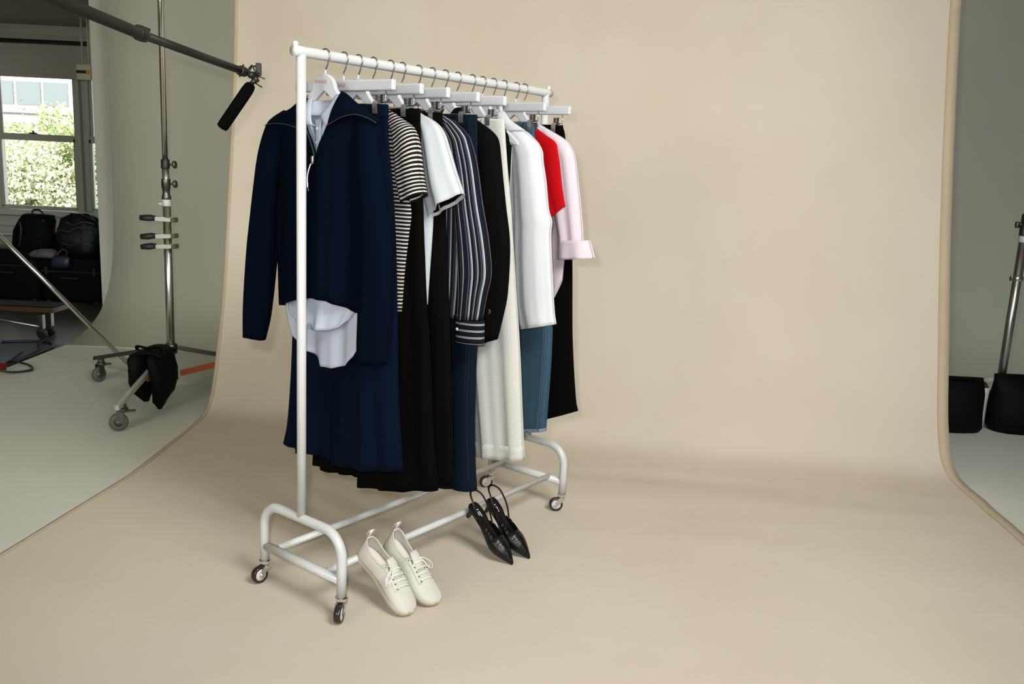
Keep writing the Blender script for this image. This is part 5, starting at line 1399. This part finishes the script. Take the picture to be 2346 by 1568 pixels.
ng, o = soft_bag('nylon_bag', 'shiny black nylon bag slumped on the case beside the pier', 'bag', [(-3.99, 7.93, DF + 0.42, 0.20, 0.12, 0), (-3.98, 7.93, 0.46, 0.225, 0.14, 0), (-3.97, 7.92, 0.56, 0.215, 0.14, 0.1), (-3.96, 7.92, 0.65, 0.19, 0.12, 0.1), (-3.96, 7.92, 0.73, 0.14, 0.09, 0.1), (-3.98, 7.92, 0.78, 0.07, 0.05, 0)], 'black_shiny', None, 9, 0.030)
for i, pts in enumerate(([(-4.14, 7.80, 0.60), (-4.08, 7.775, 0.63), (-4.0, 7.77, 0.62), (-3.92, 7.775, 0.66), (-3.80, 7.80, 0.64)], [(-4.10, 7.80, 0.52), (-4.0, 7.77, 0.50), (-3.90, 7.775, 0.53), (-3.80, 7.80, 0.50)], [(-4.05, 7.82, 0.70), (-3.97, 7.79, 0.68), (-3.88, 7.81, 0.71), (-3.80, 7.83, 0.69)])):
    t = MB().tube(crom(pts, 18), 0.013, 8, flat=0.4); link_mesh('fold_strap', t.V, t.F, M['slate_shiny'], ng, True, origin=o)
pb, o = soft_bag('blue_pouch', 'small dark blue pouch in front of the nylon bag', 'pouch', [(-4.06, 7.70, 0.30, 0.07, 0.03, 0), (-4.06, 7.70, 0.33, 0.085, 0.04, 0), (-4.05, 7.70, 0.39, 0.075, 0.04, 0.1), (-4.04, 7.71, 0.415, 0.04, 0.025, 0.1)], 'blue_nylon', [(-4.10, 7.70, 0.40), (-4.06, 7.73, 0.46), (-4.02, 7.74, 0.45), (-4.01, 7.71, 0.40)], 13)
pc, o = soft_bag('grey_cloth', 'crumpled grey cloth on top of the black cases', 'cloth', [(-4.22, 7.73, 0.385, 0.10, 0.05, 0), (-4.22, 7.73, 0.41, 0.12, 0.06, 0), (-4.21, 7.73, 0.445, 0.09, 0.05, 0.2), (-4.20, 7.74, 0.462, 0.04, 0.02, 0.2)], 'grey_cloth', None, 17, 0.014)

# low dolly with a brown edge, cables and a red plug on the floor at the far left
dl = thing('dolly', 'low black dolly with a brown wooden edge at the far left', 'dolly', (-3.75, 6.45, DF)); o = np.array([-3.75, 6.45, DF])
t = MB().box((-4.15, 6.18, 0.176), (-3.33, 6.40, 0.212), 0.004); link_mesh('deck_edge', t.V, t.F, M['wood'], dl, False, origin=o)
t = MB().box((-4.15, 6.195, 0.212), (-3.345, 6.40, 0.219)); link_mesh('deck_top', t.V, t.F, M['black_bag'], dl, False, origin=o)
t = MB().tube([(-3.98, 6.165, 0.150), (-3.40, 6.10, 0.09)], 0.008, 8); link_mesh('pull_bar', t.V, t.F, M['steel'], dl, True, origin=o)
for x in (-4.05, -3.45):
    for y in (6.23, 6.35):
        t = MB().lathe([(0.03, -0.012), (0.04, -0.012), (0.042, 0), (0.04, 0.012), (0.03, 0.012)], (x, y, DF + 0.042), (0.3, 1, 0), 18); wl = link_mesh('wheel', t.V, t.F, M['rubber'], dl, True, origin=o)
        t = MB().box((x - 0.02, y - 0.02, DF + 0.05), (x + 0.02, y + 0.02, 0.156), 0.003); link_mesh('caster_fork', t.V, t.F, M['dark_steel'], wl, False, origin=o)
mp = MB().box((-4.6, 5.05, DF), (-3.19, 6.05, DF + 0.006), 0.002); mm = mp.build('floor_mat', M['blue_grey'], smooth=False, origin=(-3.7, 5.5, DF)); tag(mm, 'blue-grey mat on the dark floor beside the white floor edge', 'mat')
for i, (lb, pts, rr_) in enumerate((('thick black cable running along the edge of the white floor', [(-3.95, 5.02, DF + 0.02), (-3.5, 5.0, DF + 0.02), (-3.21, 5.12, DF + 0.018), (-3.185, 5.5, DF + 0.018), (-3.20, 5.9, DF + 0.018), (-3.36, 6.04, DF + 0.02), (-3.6, 5.98, DF + 0.02)], 0.011),
                                   ('second black cable looping beside the dolly', [(-3.9, 5.2, DF + 0.016), (-3.45, 5.16, DF + 0.016), (-3.25, 5.3, DF + 0.016), (-3.23, 5.75, DF + 0.016), (-3.32, 5.95, DF + 0.03), (-3.30, 6.12, DF + 0.05)], 0.008),
                                   ('thin black lead looping onto the white floor from the red plug', [(-3.085, 5.06, 0.028), (-3.02, 5.09, 0.01), (-2.955, 5.19, 0.004), (-3.03, 5.30, 0.006), (-3.16, 5.36, 0.012), (-3.24, 5.46, DF + 0.02), (-3.30, 5.7, DF + 0.02)], 0.007))):
    P = crom(pts, 50); t = MB().tube(P, rr_, 8); c_ = t.build('cable', M['rubber'], origin=tuple(P[0])); tag(c_, lb, 'cable', 'cables on the floor')
rp = thing('power_plug', 'red power connector lying on the white floor at the left edge', 'plug', (-3.14, 5.04, FL)); o = np.array([-3.14, 4.95, FL])
t = MB().tube([(-3.22, 5.01, 0.03), (-3.15, 5.035, 0.03), (-3.085, 5.06, 0.028)], [0.034, 0.034, 0.022], 14); link_mesh('plug_body', t.V, t.F, M['red_plastic'], rp, True, origin=o)
t = MB().lathe([(0.036, 0), (0.038, 0.004), (0.038, 0.018), (0.036, 0.022)], (-3.15, 5.035, 0.03), (1, 0.3, 0), 16); link_mesh('locking_ring', t.V, t.F, M['red_plastic'], rp, True, origin=o)

# ------------------------------------------------------------------ the street outside
bd = thing('office_building', 'white office block with a row of windows seen through the window', 'building', (-24, 46, -9)); o = np.array([-24, 46, -9.0])
t = MB().box((-34, 42, -9), (-20.9, 52, 14)); link_mesh('facade', t.V, t.F, M['concrete'], bd, False, origin=o)
for floor_z in (3.35, 7.0, -0.4):
    for i in range(9):
        x = -21.9 - i * 1.28
        t = MB().box((x - 0.57, 41.9, floor_z - 0.1), (x + 0.57, 42.02, floor_z + 0.95)); wn = link_mesh('office_window', t.V, t.F, M['facade_glass'], bd, False, origin=o)
    t = MB().box((-34, 41.86, floor_z - 0.55), (-20.9, 42.0, floor_z - 0.48)); link_mesh('floor_joint', t.V, t.F, M['dark_steel'], bd, False, origin=o)
bd2 = thing('far_building', 'plain pale building to the right of the office block outside', 'building', (-18, 60, -9)); o = np.array([-18, 60, -9.0])
t = MB().box((-29, 58, -9), (-8, 66, 16)); link_mesh('facade', t.V, t.F, M['concrete'], bd2, False, origin=o)
for i in range(6):
    t = MB().box((-27 + i * 3, 57.9, 3.0), (-25.4 + i * 3, 58.02, 4.8)); link_mesh('office_window', t.V, t.F, M['facade_glass'], bd2, False, origin=o)
gr = MB().box((-60, 11, -9.2), (20, 90, -9.0)); g_ = gr.build('ground', M['ground'], smooth=False); tag(g_, kind='structure')

def tree(label, x, y, ztop, rad, n, m, seed):
    r = thing('street_tree', label, 'tree', (x, y, -9.0), group='trees outside the window'); o = np.array([x, y, -9.0]); q = np.random.default_rng(seed)
    t = MB().tube(crom([(x, y, -9.0), (x + 0.1, y, -5), (x - 0.1, y, -1.5), (x + 0.2, y, ztop - rad)], 14), [0.35 - 0.015 * i for i in range(14)], 10)
    for k in range(7):
        a = q.uniform(0, 6.28); e = np.array([x + rad * 0.7 * math.cos(a), y + rad * 0.5 * math.sin(a), ztop - rad * q.uniform(0.2, 1.0)])
        s0 = np.array([x, y, ztop - rad * q.uniform(1.4, 2.2)]); t.tube([s0, (s0 + e) / 2 + (0, 0, 0.2), e], [0.12, 0.08, 0.03], 6)
    link_mesh('trunk', t.V, t.F, M['bark'], r, True, origin=o)
    V = []; F = []
    cl = [(q.normal(0, 0.48, 3) * np.array([rad, rad, rad * 0.95])) for _ in range(46)]
    for i in range(n):
        c = cl[q.integers(len(cl))] + q.normal(0, 0.13, 3) * rad
        p = np.array([x, y, ztop - rad * 1.0]) + c
        if p[2] > ztop: p[2] = ztop - q.uniform(0, 0.4)
        u_ = q.normal(0, 1, 3); u_ /= np.linalg.norm(u_); v_ = np.cross(u_, q.normal(0, 1, 3)); v_ /= np.linalg.norm(v_); s_ = q.uniform(0.05, 0.09)
        b = len(V); V += [p - u_ * s_, p + v_ * s_ * 0.6, p + u_ * s_, p - v_ * s_ * 0.6]; F.append((b, b + 1, b + 2, b + 3))
    f_ = link_mesh('foliage', V, F, m, r, False, origin=o); f_['kind'] = 'stuff'
tree('leafy tree outside the left window, nearest the glass', -14.2, 25.0, 2.45, 2.9, 30000, M['leaf_b'], 1)
tree('green tree behind the nearest tree outside the window', -16.6, 30.0, 2.1, 3.2, 26000, M['leaf'], 2)
tree('green tree at the right of the window view', -12.6, 27.0, 2.6, 2.6, 20000, M['leaf'], 3)
tree('low pale tree below the window view outside', -13.0, 22.5, 0.4, 2.4, 18000, M['leaf_b'], 4)
